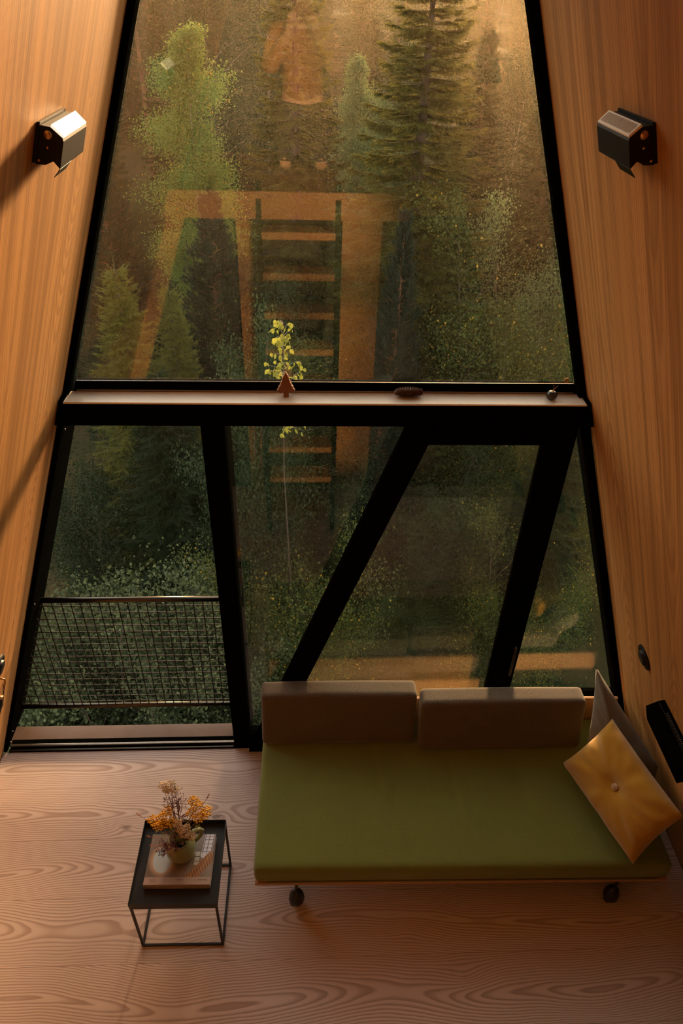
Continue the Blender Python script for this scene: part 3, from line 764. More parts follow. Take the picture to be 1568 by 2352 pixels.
mouth = Vector((-.694, -.888, .585))
M['stem'] = plain('dried_stem', (.16, .10, .04), .8)
M['stemp'] = plain('purple_stem', (.20, .07, .07), .8)
M['tansy'] = plain('tansy_yellow', (.80, .42, .02), .8, var=.25, scale=60)
M['yarrow'] = plain('yarrow_white', (.90, .77, .56), .85, var=.15, scale=80)
M['cream'] = plain('dried_cream', (.62, .44, .26), .9, var=.3, scale=120)
M['purple'] = plain('dried_purple', (.13, .045, .06), .9, var=.3, scale=90)
M['grass'] = plain('pink_grass', (.55, .25, .14), .9, var=.2)
M['fleaf'] = leafmat('bouquet_leaf', (.10, .11, .015), (.22, .17, .03), .35)
def flower(name, label, group, head, kind, stem_mat, seed):
    rs = random.Random(seed)
    hp_ = Vector(head); base = mouth + Vector((rs.uniform(-.02, .02), rs.uniform(-.02, .02), -.09))
    e = tag(empty(name, base), label, 'flower', group)
    L = hp_ - base
    mid = L*.5 + Vector((-.12*L.x, -.12*L.y, .02))
    neck = L - L.normalized()*.02
    MB().tube([(0, 0, 0), tuple(mid*.5+L*.02), tuple(mid), tuple(mid*.4+neck*.6), tuple(neck)], [.0016, .0015, .0014, .0012, .001], 5).build('stem', stem_mat, e)
    b = MB(); tw = MB()
    if kind in ('tansy', 'yarrow', 'cream'):
        n = {'tansy': 20, 'yarrow': 26, 'cream': 28}[kind]; R_ = {'tansy': .026, 'yarrow': .021, 'cream': .021}[kind]
        for i in range(n):
            a = i*2.39996; q = R_*math.sqrt((i+.5)/n)
            p = L + Vector((q*math.cos(a), q*math.sin(a), -q*q*9 + rs.uniform(-.003, .003)))
            if kind == 'tansy': b.sphere(p, rs.uniform(.0042, .0060), 7, 4, (1, 1, .75))
            else:
                for t in range(5):
                    b.sphere(p+Vector((rs.uniform(-.003, .003), rs.uniform(-.003, .003), rs.uniform(-.001, .002))), rs.uniform(.0018, .0032), 5, 3)
            if i % 2 == 0: tw.tube([tuple(L-L.normalized()*.030), tuple(p - Vector((0, 0, .003)))], .0006, 4)
    elif kind == 'purple':
        for i in range(16):
            t = rs.uniform(.0, 1); a = rs.uniform(0, 6.28)
            root_ = L*(1-.22*t); p = root_ + Vector((math.cos(a)*.020, math.sin(a)*.020, .016))*rs.uniform(.5, 1.2)
            tw.tube([tuple(root_), tuple(p)], .0006, 4)
            for m_ in range(4):
                d = Vector((rs.uniform(-1, 1), rs.uniform(-1, 1), rs.uniform(-.2, 1))).normalized()*.006
                b.tube([tuple(p), tuple(p+d)], [.0013, .0003], 4)
    else:
        dr = L.normalized()
        for i in range(18):
            t = i/18; p = L - dr*.030*(1-t)
            d = (dr*.7 + Vector((rs.uniform(-1, 1), rs.uniform(-1, 1), rs.uniform(-1, 1)))*.45).normalized()*.009
            b.tube([tuple(p), tuple(p+d)], [.0014, .0004], 4)
    if tw.v: tw.build('flower_stalks', stem_mat, e)['kind'] = 'stuff'
    b.build('flower_head', {'tansy': M['tansy'], 'yarrow': M['yarrow'], 'cream': M['cream'], 'purple': M['purple'], 'grass': M['grass']}[kind], e, smooth=True)['kind'] = 'stuff'
    # a few narrow leaves low on the stem
    if kind in ('tansy', 'cream', 'purple'):
        for q in range(3):
            t = rs.uniform(.42, .72); p = mid*(t*1.2) if t < .6 else L*t; a = rs.uniform(0, 6.28)
            d = Vector((math.cos(a), math.sin(a), rs.uniform(-.1, .6)))*rs.uniform(.025, .045); s_ = Vector((-math.sin(a), math.cos(a), 0))*.004
            MB().add([p, p+d*.5+s_, p+d, p+d*.5-s_], [(0, 1, 2, 3)]).build('leaf', M['fleaf'] if kind != 'purple' else M['stemp'], e)
FL = [
 ('tansy', 'tansy_stem', 'tansy stems right of the jug', M['stem'],
  [((-.613, -.84, .832), 'yellow tansy stem right of the jug, highest of its cluster'), ((-.593, -.84, .795), 'yellow tansy stem right of the jug, just under the highest one'),
   ((-.620, -.87, .782), 'yellow tansy stem right of the jug, innermost beside the purple stems'), ((-.592, -.88, .755), 'yellow tansy stem right of the jug, low above the handle'),
   ((-.555, -.85, .760), 'yellow tansy stem reaching furthest right of the jug'), ((-.574, -.86, .741), 'yellow tansy stem right of the jug, second from the outside')]),
 ('tansy', 'tansy_stem', 'tansy stems left of the jug', M['stem'],
  [((-.802, -.87, .732), 'orange yellow tansy stem reaching furthest left of the jug'), ((-.725, -.87, .802), 'orange yellow tansy stem left of the jug, highest of its cluster'),
   ((-.752, -.88, .769), 'orange yellow tansy stem left of the jug, middle of the upper row'), ((-.706, -.90, .759), 'orange yellow tansy stem left of the jug, nearest the tan yarrow'),
   ((-.773, -.90, .732), 'orange yellow tansy stem left of the jug, low over the tray corner'), ((-.745, -.90, .752), 'orange yellow tansy stem in the middle of the left cluster')]),
 ('yarrow', 'yarrow_stem', 'white yarrow stems', M['stemp'],
  [((-.733, -.83, .946), 'white yarrow at the top left of the bouquet'), ((-.700, -.83, .951), 'white yarrow at the very top of the bouquet'),
   ((-.718, -.84, .927), 'white yarrow just below the topmost two'), ((-.682, -.84, .926), 'white yarrow at the right of the tall yarrows')]),
 ('purple', 'dried_seed_stem', 'upright purple dried stems', M['stemp'],
  [((-.721, -.86, .891), 'purple dried stem upright, leftmost under the white yarrow'), ((-.669, -.85, .928), 'purple dried stem upright, tallest, right of the white yarrow'),
   ((-.681, -.86, .875), 'purple dried stem upright in the centre of the bouquet'), ((-.700, -.87, .844), 'purple dried stem upright, shortest of the middle group'),
   ((-.650, -.86, .870), 'purple dried stem upright, rightmost beside the yellow tansy'), ((-.700, -.85, .905), 'purple dried stem upright directly under the white yarrow')]),
 ('cream', 'dried_yarrow', 'tan dried yarrow at the front', M['stem'],
  [((-.675, -.92, .778), 'tan dried yarrow head at the front, leftmost and highest'), ((-.638, -.93, .758), 'tan dried yarrow head at the front, upper right'),
   ((-.659, -.94, .762), 'tan dried yarrow head at the centre of the front cluster'), ((-.643, -.95, .750), 'tan dried yarrow head at the front, low beside the rightmost'),
   ((-.615, -.95, .727), 'tan dried yarrow head at the front, touching the jug handle')]),
 ('purple', 'dried_seed_stem', 'drooping purple sprigs', M['stemp'],
  [((-.740, -.99, .685), 'dark purple sprig drooping over the book, middle one'), ((-.758, -1.0, .660), 'dark purple sprig drooping over the book, lowest one'),
   ((-.723, -.97, .692), 'dark purple sprig drooping over the book, nearest the jug'), ((-.745, -.975, .700), 'dark purple sprig drooping over the book, highest one'),
   ((-.765, -.985, .680), 'dark purple sprig drooping over the book, leftmost one')]),
]
sd = 100
for kind, nm, gr, sm_, heads in FL:
    for hd_, lb in heads:
        sd += 1; flower(nm, lb, gr, hd_, kind, sm_, sd)
for hd_, lb in (((-.869, -.86, .769), 'pink grass blade reaching furthest left of the bouquet'), ((-.541, -.82, .845), 'pink grass blade reaching furthest right of the bouquet'),
                ((-.820, -.93, .700), 'pink grass tip left over the tray edge, upper of two'), ((-.799, -.97, .690), 'pink grass tip left over the book corner, lower of two')):
    sd += 1; flower('grass_stem', lb, None, hd_, 'grass', M['grass'], sd)

# ------------------------------------------------------------------ things on the sill
M['treewood'] = plain('cut_wood_brown', (.22, .085, .03), .7, var=.15, scale=20)
M['litedge'] = plain('cut_wood_pale', (.62, .38, .22), .7, var=.1, scale=20)  # pale tone painted in for sunlit edges
wt = tag(empty('wooden_fir_tree', (-.179, .002, 2.430)), 'small carved wooden fir tree ornament standing on the sill', 'ornament')
half = [(.0, .112), (.007, .098), (.0125, .086), (.012, .082), (.017, .072), (.0155, .069), (.022, .059), (.020, .056), (.029, .046), (.026, .043), (.036, .032), (.034, .028), (.022, .022), (.024, .018), (.011, .020), (.010, .008), (.011, .0)]
pts = half + [(-x, z) for x, z in reversed(half[1:])]
MB().quadprism(pts, -.009, .009).build('silhouette', M['treewood'], wt, bevel=.0008, seg=1)
for sg in (-1, 1):
    for (x, z, r_) in ((.0085, .096, .0055), (.0125, .0845, .0035), (.0172, .0715, .0045), (.0220, .0590, .0050), (.0285, .0460, .0055), (.0345, .0325, .0052)):
        MB().sphere((sg*(x-.001), -.0055, z), r_, 10, 6, (.8, .9, .75)).build('bark_notch', M['litedge'], wt, smooth=True)  # pale beads stand in for light catching the notched edges

pc = tag(empty('pine_cone', (.327, .002, 2.430)), 'long brown spruce cone lying on the sill', 'pine cone')
M['cone'] = plain('cone_scale', (.105, .045, .018), .5, var=.3, scale=60)
def cone_r(t): return .0195*math.sin(math.pi*min(max(t*.93+.05, 0), 1))**.55
core_ = MB(); core_.tube([(-.060+.12*i/12, 0, .0225) for i in range(13)], [cone_r(i/12)*.72 for i in range(13)], 12)
core_.build('core', M['cone'], pc, smooth=True)
sc_me = None
for i in range(180):
    t = (i+.5)/180; a = i*2.39996
    if sc_me is None:
        bb = MB().add([(0, -.0046, 0), (0, .0046, 0), (.010, .0036, .0016), (.0135, 0, .003), (.010, -.0036, .0016), (.004, 0, -.0016)],
                      [(0, 1, 2, 3, 4), (0, 4, 5), (4, 3, 5), (3, 2, 5), (2, 1, 5), (1, 0, 5)])
        sc_me = bb.mesh('scale')
    o = link('scale', sc_me, M['cone'], pc)
    r_ = cone_r(t)*.68
    o.matrix_local = Matrix.Translation((-.060+.115*t, r_*math.cos(a), .0225+r_*math.sin(a))) @ Matrix.Rotation(a-math.pi/2, 4, 'X') @ Matrix.Rotation(-.75, 4, 'Y')

ap = tag(empty('round_ornament', (.930, -.012, 2.430)), 'dark round fruit ornament with a forked twig at the right end of the sill', 'ornament')
M['plum'] = plain('dark_lacquer', (.035, .028, .022), .22, 0., .5, .2, 20)
ab = MB(); ab.lathe([(.001, 0), (.010, .0008), (.018, .006), (.0225, .014), (.0235, .021), (.021, .029), (.015, .0355), (.007, .038), (.001, .0365)], 28); ab.build('body', M['plum'], ap, smooth=True)
MB().tube([(.002, 0, .036), (.006, .004, .046), (.003, .008, .058), (-.001, .010, .068)], [.0022, .0022, .0016, .0006], 6).build('twig', M['treewood'], ap)
MB().tube([(.006, .004, .044), (.016, .008, .052), (.024, .012, .058)], [.002, .0016, .0006], 6).build('twig', M['treewood'], ap)

# ------------------------------------------------------------------ the forest outside
def ground_z(x, y):
    z = -6.2 + 0.10*np.maximum(0, y-14) + 0.05*np.maximum(0, y-34)
    z = z + .35*np.sin(x*.35+.6)*np.cos(y*.28) + .15*np.sin(x*1.1+y*.7)
    return z
def terrain():
    xs = np.linspace(-70, 70, 141); ys = np.linspace(-12, 120, 133)
    X, Y_ = np.meshgrid(xs, ys); Z_ = ground_z(X, Y_)
    V = np.stack([X, Y_, Z_], -1).reshape(-1, 3)
    nx_, ny_ = len(xs), len(ys)
    i = np.arange(ny_-1)[:, None]*nx_ + np.arange(nx_-1)[None]
    F = np.stack([i, i+1, i+1+nx_, i+nx_], -1).reshape(-1, 4)
    g = NG('forest_floor'); tc = g.n('ShaderNodeNewGeometry').outputs['Position']
    c = g.mix(g.maprange(g.noise(tc, .8, 5, .65), .35, .65), (.022, .028, .008), (.060, .042, .016))
    m = g.done(g.bsdf(c, .95, 0, .1, bump=g.noise(tc, 6., 4), bstr=.6, bdist=.05))
    o = link('forest_floor', np_mesh('forest_floor', V, F), m, smooth=True)
    tag(o, kind='structure')
terrain()

def norm(a): return a/np.maximum(1e-9, np.linalg.norm(a, axis=-1, keepdims=True))
def tris_from(base, direc, side, length, width):
    """thin triangles: base +- side*width, tip at base+direc*length"""
    a = base + side*width[:, None]; b = base - side*width[:, None]; c = base + direc*length[:, None]
    return np.stack([a, b, c], 1).reshape(-1, 3)
def tube_np(path, radii, n=6):
    m = MB().tube([tuple(p) for p in path], list(radii), n, caps=False)
    return np.array(m.v), m.f
def spruce_mesh(seed, H, R_, dens=1.0, droop=.35, needle=.030, base=.06, power=.85, sub=14):
    """returns trunk MB and needle triangles; flat sprays on drooping branches"""
    r = np.random.default_rng(seed)
    tw = MB()
    tw.tube([(0, 0, 0), (.02*H*.1, 0, H*.35), (-.01*H*.1, .01, H*.7), (0, 0, H)], [H*.013+.02, H*.010+.012, H*.006+.006, .004], 8)
    NB, ND, NL = [], [], []
    z = H*base
    while z < H*.985:
        t = z/H
        L0 = R_*(1-t)**power + .06
        nb = int(r.integers(5, 8)) if t < .93 else 4
        a0 = r.uniform(0, 6.28)
        for k in range(nb):
            a = a0 + 6.283*k/nb + r.uniform(-.25, .25)
            L = L0*r.uniform(.72, 1.12)
            out = np.array([math.cos(a), math.sin(a), 0]); perp = np.array([-math.sin(a), math.cos(a), 0])
            s = np.linspace(0, 1, 9)
            rise = .25*(t-.35)
            zz = L*(rise*s - droop*(1-t*.6)*s*s*1.1 + .20*s**4)
            zj = z + r.uniform(-.5, .5)*(.10 + .20*(1-t))*max(.5, H/9.)
            P = np.array([0, 0, zj]) + out*(L*s)[:, None] + np.array([0, 0, 1.])*zz[:, None] + perp*(L*.05*r.uniform(-1, 1)*s*s)[:, None]
            if L > .35: tw.tube([tuple(p) for p in P[::2]], [.006+.010*L*.5, .006+.006*L*.5, .005, .003, .0015], 4, caps=False)
            ns = max(4, int(sub*L*dens/1.0)) + 2
            tt = np.sort(r.uniform(.12, 1.0, ns))
            for q in tt:
                i = min(7, int(q*8)); fr = q*8-i
                p = P[i]*(1-fr)+P[i+1]*fr
                tang = norm(P[i+1]-P[i])
                for sg in (-1, 1):
                    l2 = (.34*L*(1-q)**.8 + .10)*r.uniform(.6, 1.15)
                    d2 = norm(tang*.75 + sg*perp*r.uniform(.55, .95) + np.array([0, 0, -.18-.15*r.random()]))
                    NB.append(p); ND.append(d2); NL.append(l2)
            NB.append(P[-2]); ND.append(norm(P[-1]-P[-2])); NL.append(.16)
        z += (.10 + .20*(1-t))*max(.5, H/9.)/dens**.5
    NB, ND, NL = np.array(NB), np.array(ND), np.array(NL)
    # leader shoot
    NB = np.vstack([NB, [[0, 0, H*.97]]]); ND = np.vstack([ND, [[0, 0, 1.]]]); NL = np.append(NL, .35)
    K = 15
    out = []
    for j in range(K):
        f = (j+.5)/K
        base_ = NB + ND*(NL*f)[:, None]
        rv = norm(r.normal(size=NB.shape)); sd_ = norm(np.cross(ND, rv))
        sgn = 1 if j % 2 else -1
        dr_ = norm(ND*.75 + sd_*.8*sgn + np.array([0, 0, -.15]))
        ln = needle*r.uniform(.9, 1.7, len(NB))*(1+NL*.6)
        out.append(tris_from(base_, dr_, ND, ln, .17*ln*r.uniform(.6, 1.1, len(NB))))
    # the twig itself
    sd_ = norm(np.cross(ND, r.normal(size=NB.shape)))
    out.append(tris_from(NB, ND, sd_, NL*1.05, np.full(len(NB), .010)))
    V = np.vstack(out)
    return tw, V
def pine_mesh(seed, H, R_, dens=1.0, needle=.07, base=.25):
    r = np.random.default_rng(seed)
    tw = MB(); tw.tube([(0, 0, 0), (.03, .02, H*.4), (-.03, 0, H*.75), (0, 0, H)], [.03+.012*H, .02+.008*H, .012+.004*H, .005], 8)
    C, Dv = [], []
    z = H*base
    while z < H:
        t = (z-H*base)/(H*(1-base)); L0 = R_*(math.sin(math.pi*min(1, .25+.75*t*.98))**.8*(1-t*.55)+.05)
        n = 5
        a0 = r.uniform(0, 6.28)
        for k in range(n):
            a = a0+6.283*k/n+r.uniform(-.3, .3); L = L0*r.uniform(.6, 1.1)
            o_ = np.array([math.cos(a), math.sin(a), 0]); s = np.linspace(0, 1, 6)
            P = np.array([0, 0, z])+o_*(L*s)[:, None]+np.array([0, 0, 1.])*(L*(.25*s+.35*s*s*t))[:, None]
            tw.tube([tuple(p) for p in P[::2]]+[tuple(P[-1])], [.016, .010, .006, .003], 4, caps=False)
            for q in range(int(9*L*dens)+4):
                f = r.uniform(.3, 1.0); p = np.array([0, 0, z])+o_*L*f+np.array([0, 0, L*(.25*f+.35*f*f*t)])
                p = p + r.normal(size=3)*.13*L*f
                C.append(p); Dv.append(norm(o_*.6+np.array([0, 0, .9])+r.normal(size=3)*.35))
        z += .30*max(.6, H/9)/dens**.5
    C, Dv = np.array(C), np.array(Dv)
    out = []
    for j in range(30):
        rv = norm(r.normal(size=C.shape)); dr_ = norm(Dv*.8+rv*.75)
        b_ = C + Dv*r.uniform(-.05, .10, len(C))[:, None]
        ln = needle*r.uniform(.7, 1.5, len(C)); sd_ = norm(np.cross(dr_, r.normal(size=C.shape)))
        out.append(tris_from(b_, dr_, sd_, ln, np.full(len(C), .0065)))
    return tw, np.vstack(out)
def leafy_mesh(seed, H, R_, nleaf=9000, leaf=.045, base=.12, stems=1, shape='column', clump=.16, hang=.3, tip=1.0):
    r = np.random.default_rng(seed)
    tw = MB(); pts = []; rad = []
    for st in range(stems):
        a = r.uniform(0, 6.28); lean = R_*(.0 if stems == 1 else .55)*r.uniform(.4, 1)
        hh = H*(1 if st == 0 else r.uniform(.65, .98))
        top = np.array([math.cos(a)*lean, math.sin(a)*lean, hh])
        s = np.linspace(0, 1, 6); T = np.stack([top[0]*s**1.3+.03*R_*np.sin(s*7+st), top[1]*s**1.3+.03*R_*np.cos(s*6+st), hh*s], 1)
        tw.tube([tuple(p) for p in T], [(.010*hh+.006)/(1+stems*.25)*(1-.93*q) + .002 for q in s], 6)
        nbr = int(64 if stems == 1 else 14)
        for k in range(nbr):
            f = base+(1-base)*(k+r.random())/nbr; f = min(f, .985)
            p0 = np.array([np.interp(f, s, T[:, i]) for i in range(3)])
            if shape == 'column': Lm = R_*(math.sin(math.pi*min(1, .12+.88*(f-base)/(1-base)))**.7*.9+.12)
            elif shape == 'round': Lm = R_*(math.sin(math.pi*min(.97, .15+.80*(f-base)/(1-base)))**.5)
            else: Lm = R_*((1-(f-base)/(1-base))**.7*.9+.10)
            a2 = r.uniform(0, 6.28); L = Lm*r.uniform(.5, 1.1)/(1 if stems == 1 else 1.7)
            up = r.uniform(.35, .9)
            e = p0 + np.array([math.cos(a2)*L, math.sin(a2)*L, L*up]); m_ = (p0+e)/2+np.array([0, 0, .06*L])
            tw.tube([tuple(p0), tuple(m_), tuple(e)], [.003+.006*L, .002+.003*L, .0015], 4, caps=False)
            for q in np.linspace(.25, 1.05, 7):
                pts.append(p0*(1-q)**2+2*m_*q*(1-q)+e*q*q); rad.append(clump*(.6+L))
        for q in np.linspace(.5, 1.0, 8): pts.append(np.array([np.interp(q, s, T[:, i]) for i in range(3)])); rad.append(clump*.7*tip)
    pts, rad = np.array(pts), np.array(rad)
    idx = r.integers(0, len(pts), nleaf)
    c = pts[idx] + r.normal(size=(nleaf, 3))*rad[idx][:, None]*np.array([.62, .62, .55])
    d = norm(r.normal(size=(nleaf, 3))*np.array([1, 1, .6]) + np.array([0, 0, -hang]))
    sd_ = norm(np.cross(d, r.normal(size=(nleaf, 3))))
    nrm = np.cross(d, sd_)
    ln = leaf*r.uniform(.65, 1.25, nleaf); w = ln*.40
    A = c; B = c+d*(ln*.42)[:, None]+sd_*w[:, None]+nrm*(ln*.10)[:, None]; Cc = c+d*ln[:, None]; Dd = c+d*(ln*.42)[:, None]-sd_*w[:, None]+nrm*(ln*.10)[:, None]
    V = np.stack([A, B, Cc, Dd], 1).reshape(-1, 3)
    return tw, V

M['bark'] = plain('spruce_bark', (.055, .035, .022), .95, var=.3, scale=8)
M['pinebark'] = plain('pine_bark', (.13, .060, .030), .95, var=.3, scale=6)
M['birchbark'] = plain('birch_bark', (.22, .18, .14), .8, var=.4, scale=9)
M['spruce'] = leafmat('spruce_needles', (.046, .052, .009), (.125, .112, .018), .50)  # golden backlight partly put into the needle colour
M['spruce_y'] = leafmat('young_spruce_needles', (.085, .100, .018), (.190, .180, .034), .35)
M['spruce_d'] = leafmat('dark_spruce_needles', (0.0101, 0.0216, 0.0065), (0.0245, 0.0432, 0.0108), .25)
M['pine'] = leafmat('pine_needles', (0.0144, 0.0259, 0.0144), (0.0360, 0.0518, 0.0274), .25)
M['birch'] = leafmat('birch_leaves', (.120, .190, .035), (.240, .310, .075), .50, (.45, .28, .03), .02)
M['aspen'] = leafmat('aspen_leaves', (0.095, 0.135, 0.050), (0.180, 0.225, 0.086), .45)
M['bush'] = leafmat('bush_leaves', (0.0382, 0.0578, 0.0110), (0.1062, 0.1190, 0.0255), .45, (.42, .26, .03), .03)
M['dbush'] = leafmat('shaded_bush_leaves', (0.0144, 0.0288, 0.0101), (0.0403, 0.0612, 0.0216), .35)  # darker copy of the bush leaves, shade put into the colour
M['willow'] = leafmat('willow_leaves', (.016, .030, .010), (.150, .180, .075), .40)

TREE = {}
def make_tree(key, kind, **kw):
    tw, V = {'spruce': spruce_mesh, 'pine': pine_mesh, 'leafy': leafy_mesh}[kind](**kw)
    k = 4 if kind == 'leafy' else 3
    me = np_mesh(key+'_foliage', V, np.arange(len(V)).reshape(-1, k))
    TREE[key] = (tw.mesh(key+'_trunk'), me)
BARK = {}
def plant(key, name, label, cat, x, y, ztop, H, bark, leafm, rz=0., sxy=1.0, group=None, zb=None):
    """a tree whose tip is at ztop; its mesh has height H"""
    g0 = float(ground_z(np.float64(x), np.float64(y))) - .05
    h = ztop - g0; sc_ = h/H
    e = tag(empty(name, (x, y, g0), rz), label, cat, group)
    e.scale = (sc_*sxy, sc_*sxy, sc_)
    def shared(me, mat):        # one mesh per shape and material, shared by all its copies
        k2 = (me.as_pointer(), mat)
        if k2 not in BARK:
            BARK[k2] = me.copy() if me.materials else me
            BARK[k2].materials.clear(); BARK[k2].materials.append(M[mat])
            BARK[k2].name = me.name.split('_')[0] + '_' + mat
        return BARK[k2]
    t, f = TREE[key]
    a = bpy.data.objects.new('trunk', shared(t, bark)); COL.objects.link(a); a.parent = e
    b = bpy.data.objects.new('foliage', shared(f, leafm)); COL.objects.link(b); b.parent = e
    b['kind'] = 'stuff'
    return e
make_tree('sp1', 'spruce', seed=1, H=10., R_=1.9, dens=2.0, sub=17, needle=.031)
make_tree('sp2', 'spruce', seed=2, H=7., R_=1.5, dens=1.8, sub=19, needle=.023)
make_tree('sp3', 'spruce', seed=3, H=12., R_=2.3, dens=1.5, sub=11, needle=.055)
make_tree('pn1', 'pine', seed=4, H=7., R_=1.25, dens=3.2, needle=.062, base=.08)
make_tree('pn2', 'pine', seed=5, H=13., R_=2.2, dens=.8, needle=.12, base=.45)
make_tree('bi1', 'leafy', seed=6, H=9., R_=1.15, nleaf=75000, leaf=.046, base=.15, shape='column', clump=.20)
make_tree('bi2', 'leafy', seed=7, H=9., R_=1.6, nleaf=60000, leaf=.032, base=.15, shape='round', clump=.22)
make_tree('bs1', 'leafy', seed=8, H=4., R_=1.7, nleaf=50000, leaf=.030, base=.08, stems=9, shape='round', clump=.17)
make_tree('bs2', 'leafy', seed=9, H=4., R_=1.5, nleaf=42000, leaf=.036, base=.05, stems=10, shape='round', clump=.15, hang=.1)
make_tree('bf', 'leafy', seed=10, H=12., R_=2.4, nleaf=26000, leaf=.085, base=.2, shape='round', clump=.4)

SPR, PIN, BIR, BUS = 'spruce_tree', 'pine_tree', 'birch_tree', 'leafy_bush'
plant('sp1', SPR, 'large golden backlit spruce right of centre under the sun glow', 'tree', 1.95, 11.2, 5.0, 10., 'bark', 'spruce', .4, 1.25)
plant('sp1', SPR, 'tall dark spruce in the middle of the upper window', 'tree', -.30, 14.0, 5.2, 10., 'bark', 'spruce', 2.1, 1.0)
plant('bi1', BIR, 'bright pale green birch standing left of the middle spruce', 'tree', -2.72, 16., 2.75, 9., 'birchbark', 'birch', .0, 1.05)
plant('bi1', 'aspen_tree', 'slim grey-green aspen right of the middle spruce', 'tree', 1.30, 18., 2.15, 9., 'birchbark', 'aspen', 1.3, .8)
plant('bi1', 'aspen_tree', 'shorter grey-green aspen beside the golden spruce', 'tree', 2.05, 19., 1.2, 9., 'birchbark', 'aspen', 2.6, .75)
plant('sp2', SPR, 'young yellow-green spruce at the lower left of the upper window', 'tree', -2.66, 7.0, .72, 7., 'bark', 'spruce_y', .3, .95)
plant('sp2', SPR, 'second young spruce tip right of the yellow-green spruce', 'tree', -2.15, 7.9, .15, 7., 'bark', 'spruce_y', 1.9, .8)
plant('pn1', PIN, 'dark blue-green pine behind the reflected doorway left of the ladder', 'tree', -1.95, 12., .40, 7., 'pinebark', 'pine', .7, 1.1)
plant('pn1', PIN, 'narrow blue-green pine in front of the golden spruce', 'tree', 1.55, 9.6, .72, 7., 'pinebark', 'pine', 2.9, .62)
plant('pn1', PIN, 'greyish pine at the far left edge of the upper window', 'tree', -4.3, 13., 1.1, 7., 'pinebark', 'pine', 4.0, 1.0)
plant('bs1', BUS, 'yellow-flecked leafy tree filling the lower right of the upper window', 'tree', 3.35, 9.2, .85, 4., 'bark', 'bush', .2, .75)
plant('bs1', BUS, 'grey-green leafy tree behind the yellow-flecked one at right', 'tree', 4.6, 11.5, .6, 4., 'bark', 'aspen', 1.2, .75)
plant('sp3', SPR, 'tall dark spruce at the right edge behind the yellow-flecked tree', 'tree', 5.1, 13.6, 3.3, 12., 'bark', 'spruce_d', 1.1, 1.25)
plant('sp3', SPR, 'dark spruce between the golden spruce and the right window frame', 'tree', 4.1, 16.5, 3.1, 12., 'bark', 'spruce_d', 2.7, 1.0)
plant('sp3', SPR, 'unseen tall spruce added beyond the right edge of the window to shade the sun', 'tree', 7.3, 12.0, 4.2, 12., 'bark', 'spruce_d', .3, 1.2)  # out of view, added to shade the low sun
plant('bi2', BIR, 'yellowing birch seen behind the post in the fixed lower pane', 'tree', -.50, 9.0, -1.35, 9., 'birchbark', 'bush', .9, 1.6)
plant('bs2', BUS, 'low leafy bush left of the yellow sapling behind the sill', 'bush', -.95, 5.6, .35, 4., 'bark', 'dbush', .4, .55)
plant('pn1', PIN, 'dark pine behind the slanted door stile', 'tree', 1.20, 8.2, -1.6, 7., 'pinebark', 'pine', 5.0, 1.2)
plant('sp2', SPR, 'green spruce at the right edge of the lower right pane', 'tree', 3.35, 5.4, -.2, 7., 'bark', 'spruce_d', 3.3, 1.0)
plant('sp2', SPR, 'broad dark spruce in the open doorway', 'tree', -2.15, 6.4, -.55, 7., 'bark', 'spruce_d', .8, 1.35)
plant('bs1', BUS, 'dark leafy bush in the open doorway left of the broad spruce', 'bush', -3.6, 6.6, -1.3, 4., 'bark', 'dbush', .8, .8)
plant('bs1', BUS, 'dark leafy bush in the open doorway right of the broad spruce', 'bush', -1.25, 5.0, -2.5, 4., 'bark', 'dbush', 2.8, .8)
for i, (x, y, zt, lb) in enumerate((
    (-2.15, 2.15, -.92, 'pale leafy willow bush under the balustrade, leftmost'),
    (-1.55, 2.3, -1.12, 'pale leafy willow bush under the middle of the balustrade'),
    (-.95, 2.5, -1.7, 'pale leafy willow bush under the balustrade, next to the post'),
    (-2.7, 1.5, -1.0, 'low willow bush at the bottom left of the open door'),
    (-1.3, 1.2, -1.9, 'low willow bush below the threshold'),
    (-2.6, 2.6, -1.0, 'willow bush behind the left end of the balustrade'),
    (-1.9, 1.55, -1.5, 'willow bush close under the left half of the balustrade'),
    (-.75, 1.7, -2.0, 'low willow bush at the foot of the dark post'))):
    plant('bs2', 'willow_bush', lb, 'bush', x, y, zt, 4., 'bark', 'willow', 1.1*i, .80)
for i, (x, y, zt, mt_, lb) in enumerate((
    (2.75, 4.2, -1.75, 'bush', 'leafy bush seen through the narrow right pane'),
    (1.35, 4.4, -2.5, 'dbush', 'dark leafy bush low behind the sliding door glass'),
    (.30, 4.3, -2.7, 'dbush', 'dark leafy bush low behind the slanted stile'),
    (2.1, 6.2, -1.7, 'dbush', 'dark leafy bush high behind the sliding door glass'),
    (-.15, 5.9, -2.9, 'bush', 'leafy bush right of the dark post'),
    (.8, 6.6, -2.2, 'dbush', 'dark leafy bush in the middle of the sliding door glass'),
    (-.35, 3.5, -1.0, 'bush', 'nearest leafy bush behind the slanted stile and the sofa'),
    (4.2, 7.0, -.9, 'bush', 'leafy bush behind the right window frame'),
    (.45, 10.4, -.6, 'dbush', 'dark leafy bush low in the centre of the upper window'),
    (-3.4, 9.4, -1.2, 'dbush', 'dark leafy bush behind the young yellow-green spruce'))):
    plant('bs1', BUS, lb, 'bush', x, y, zt, 4., 'bark', mt_, 1.7*i, .72)

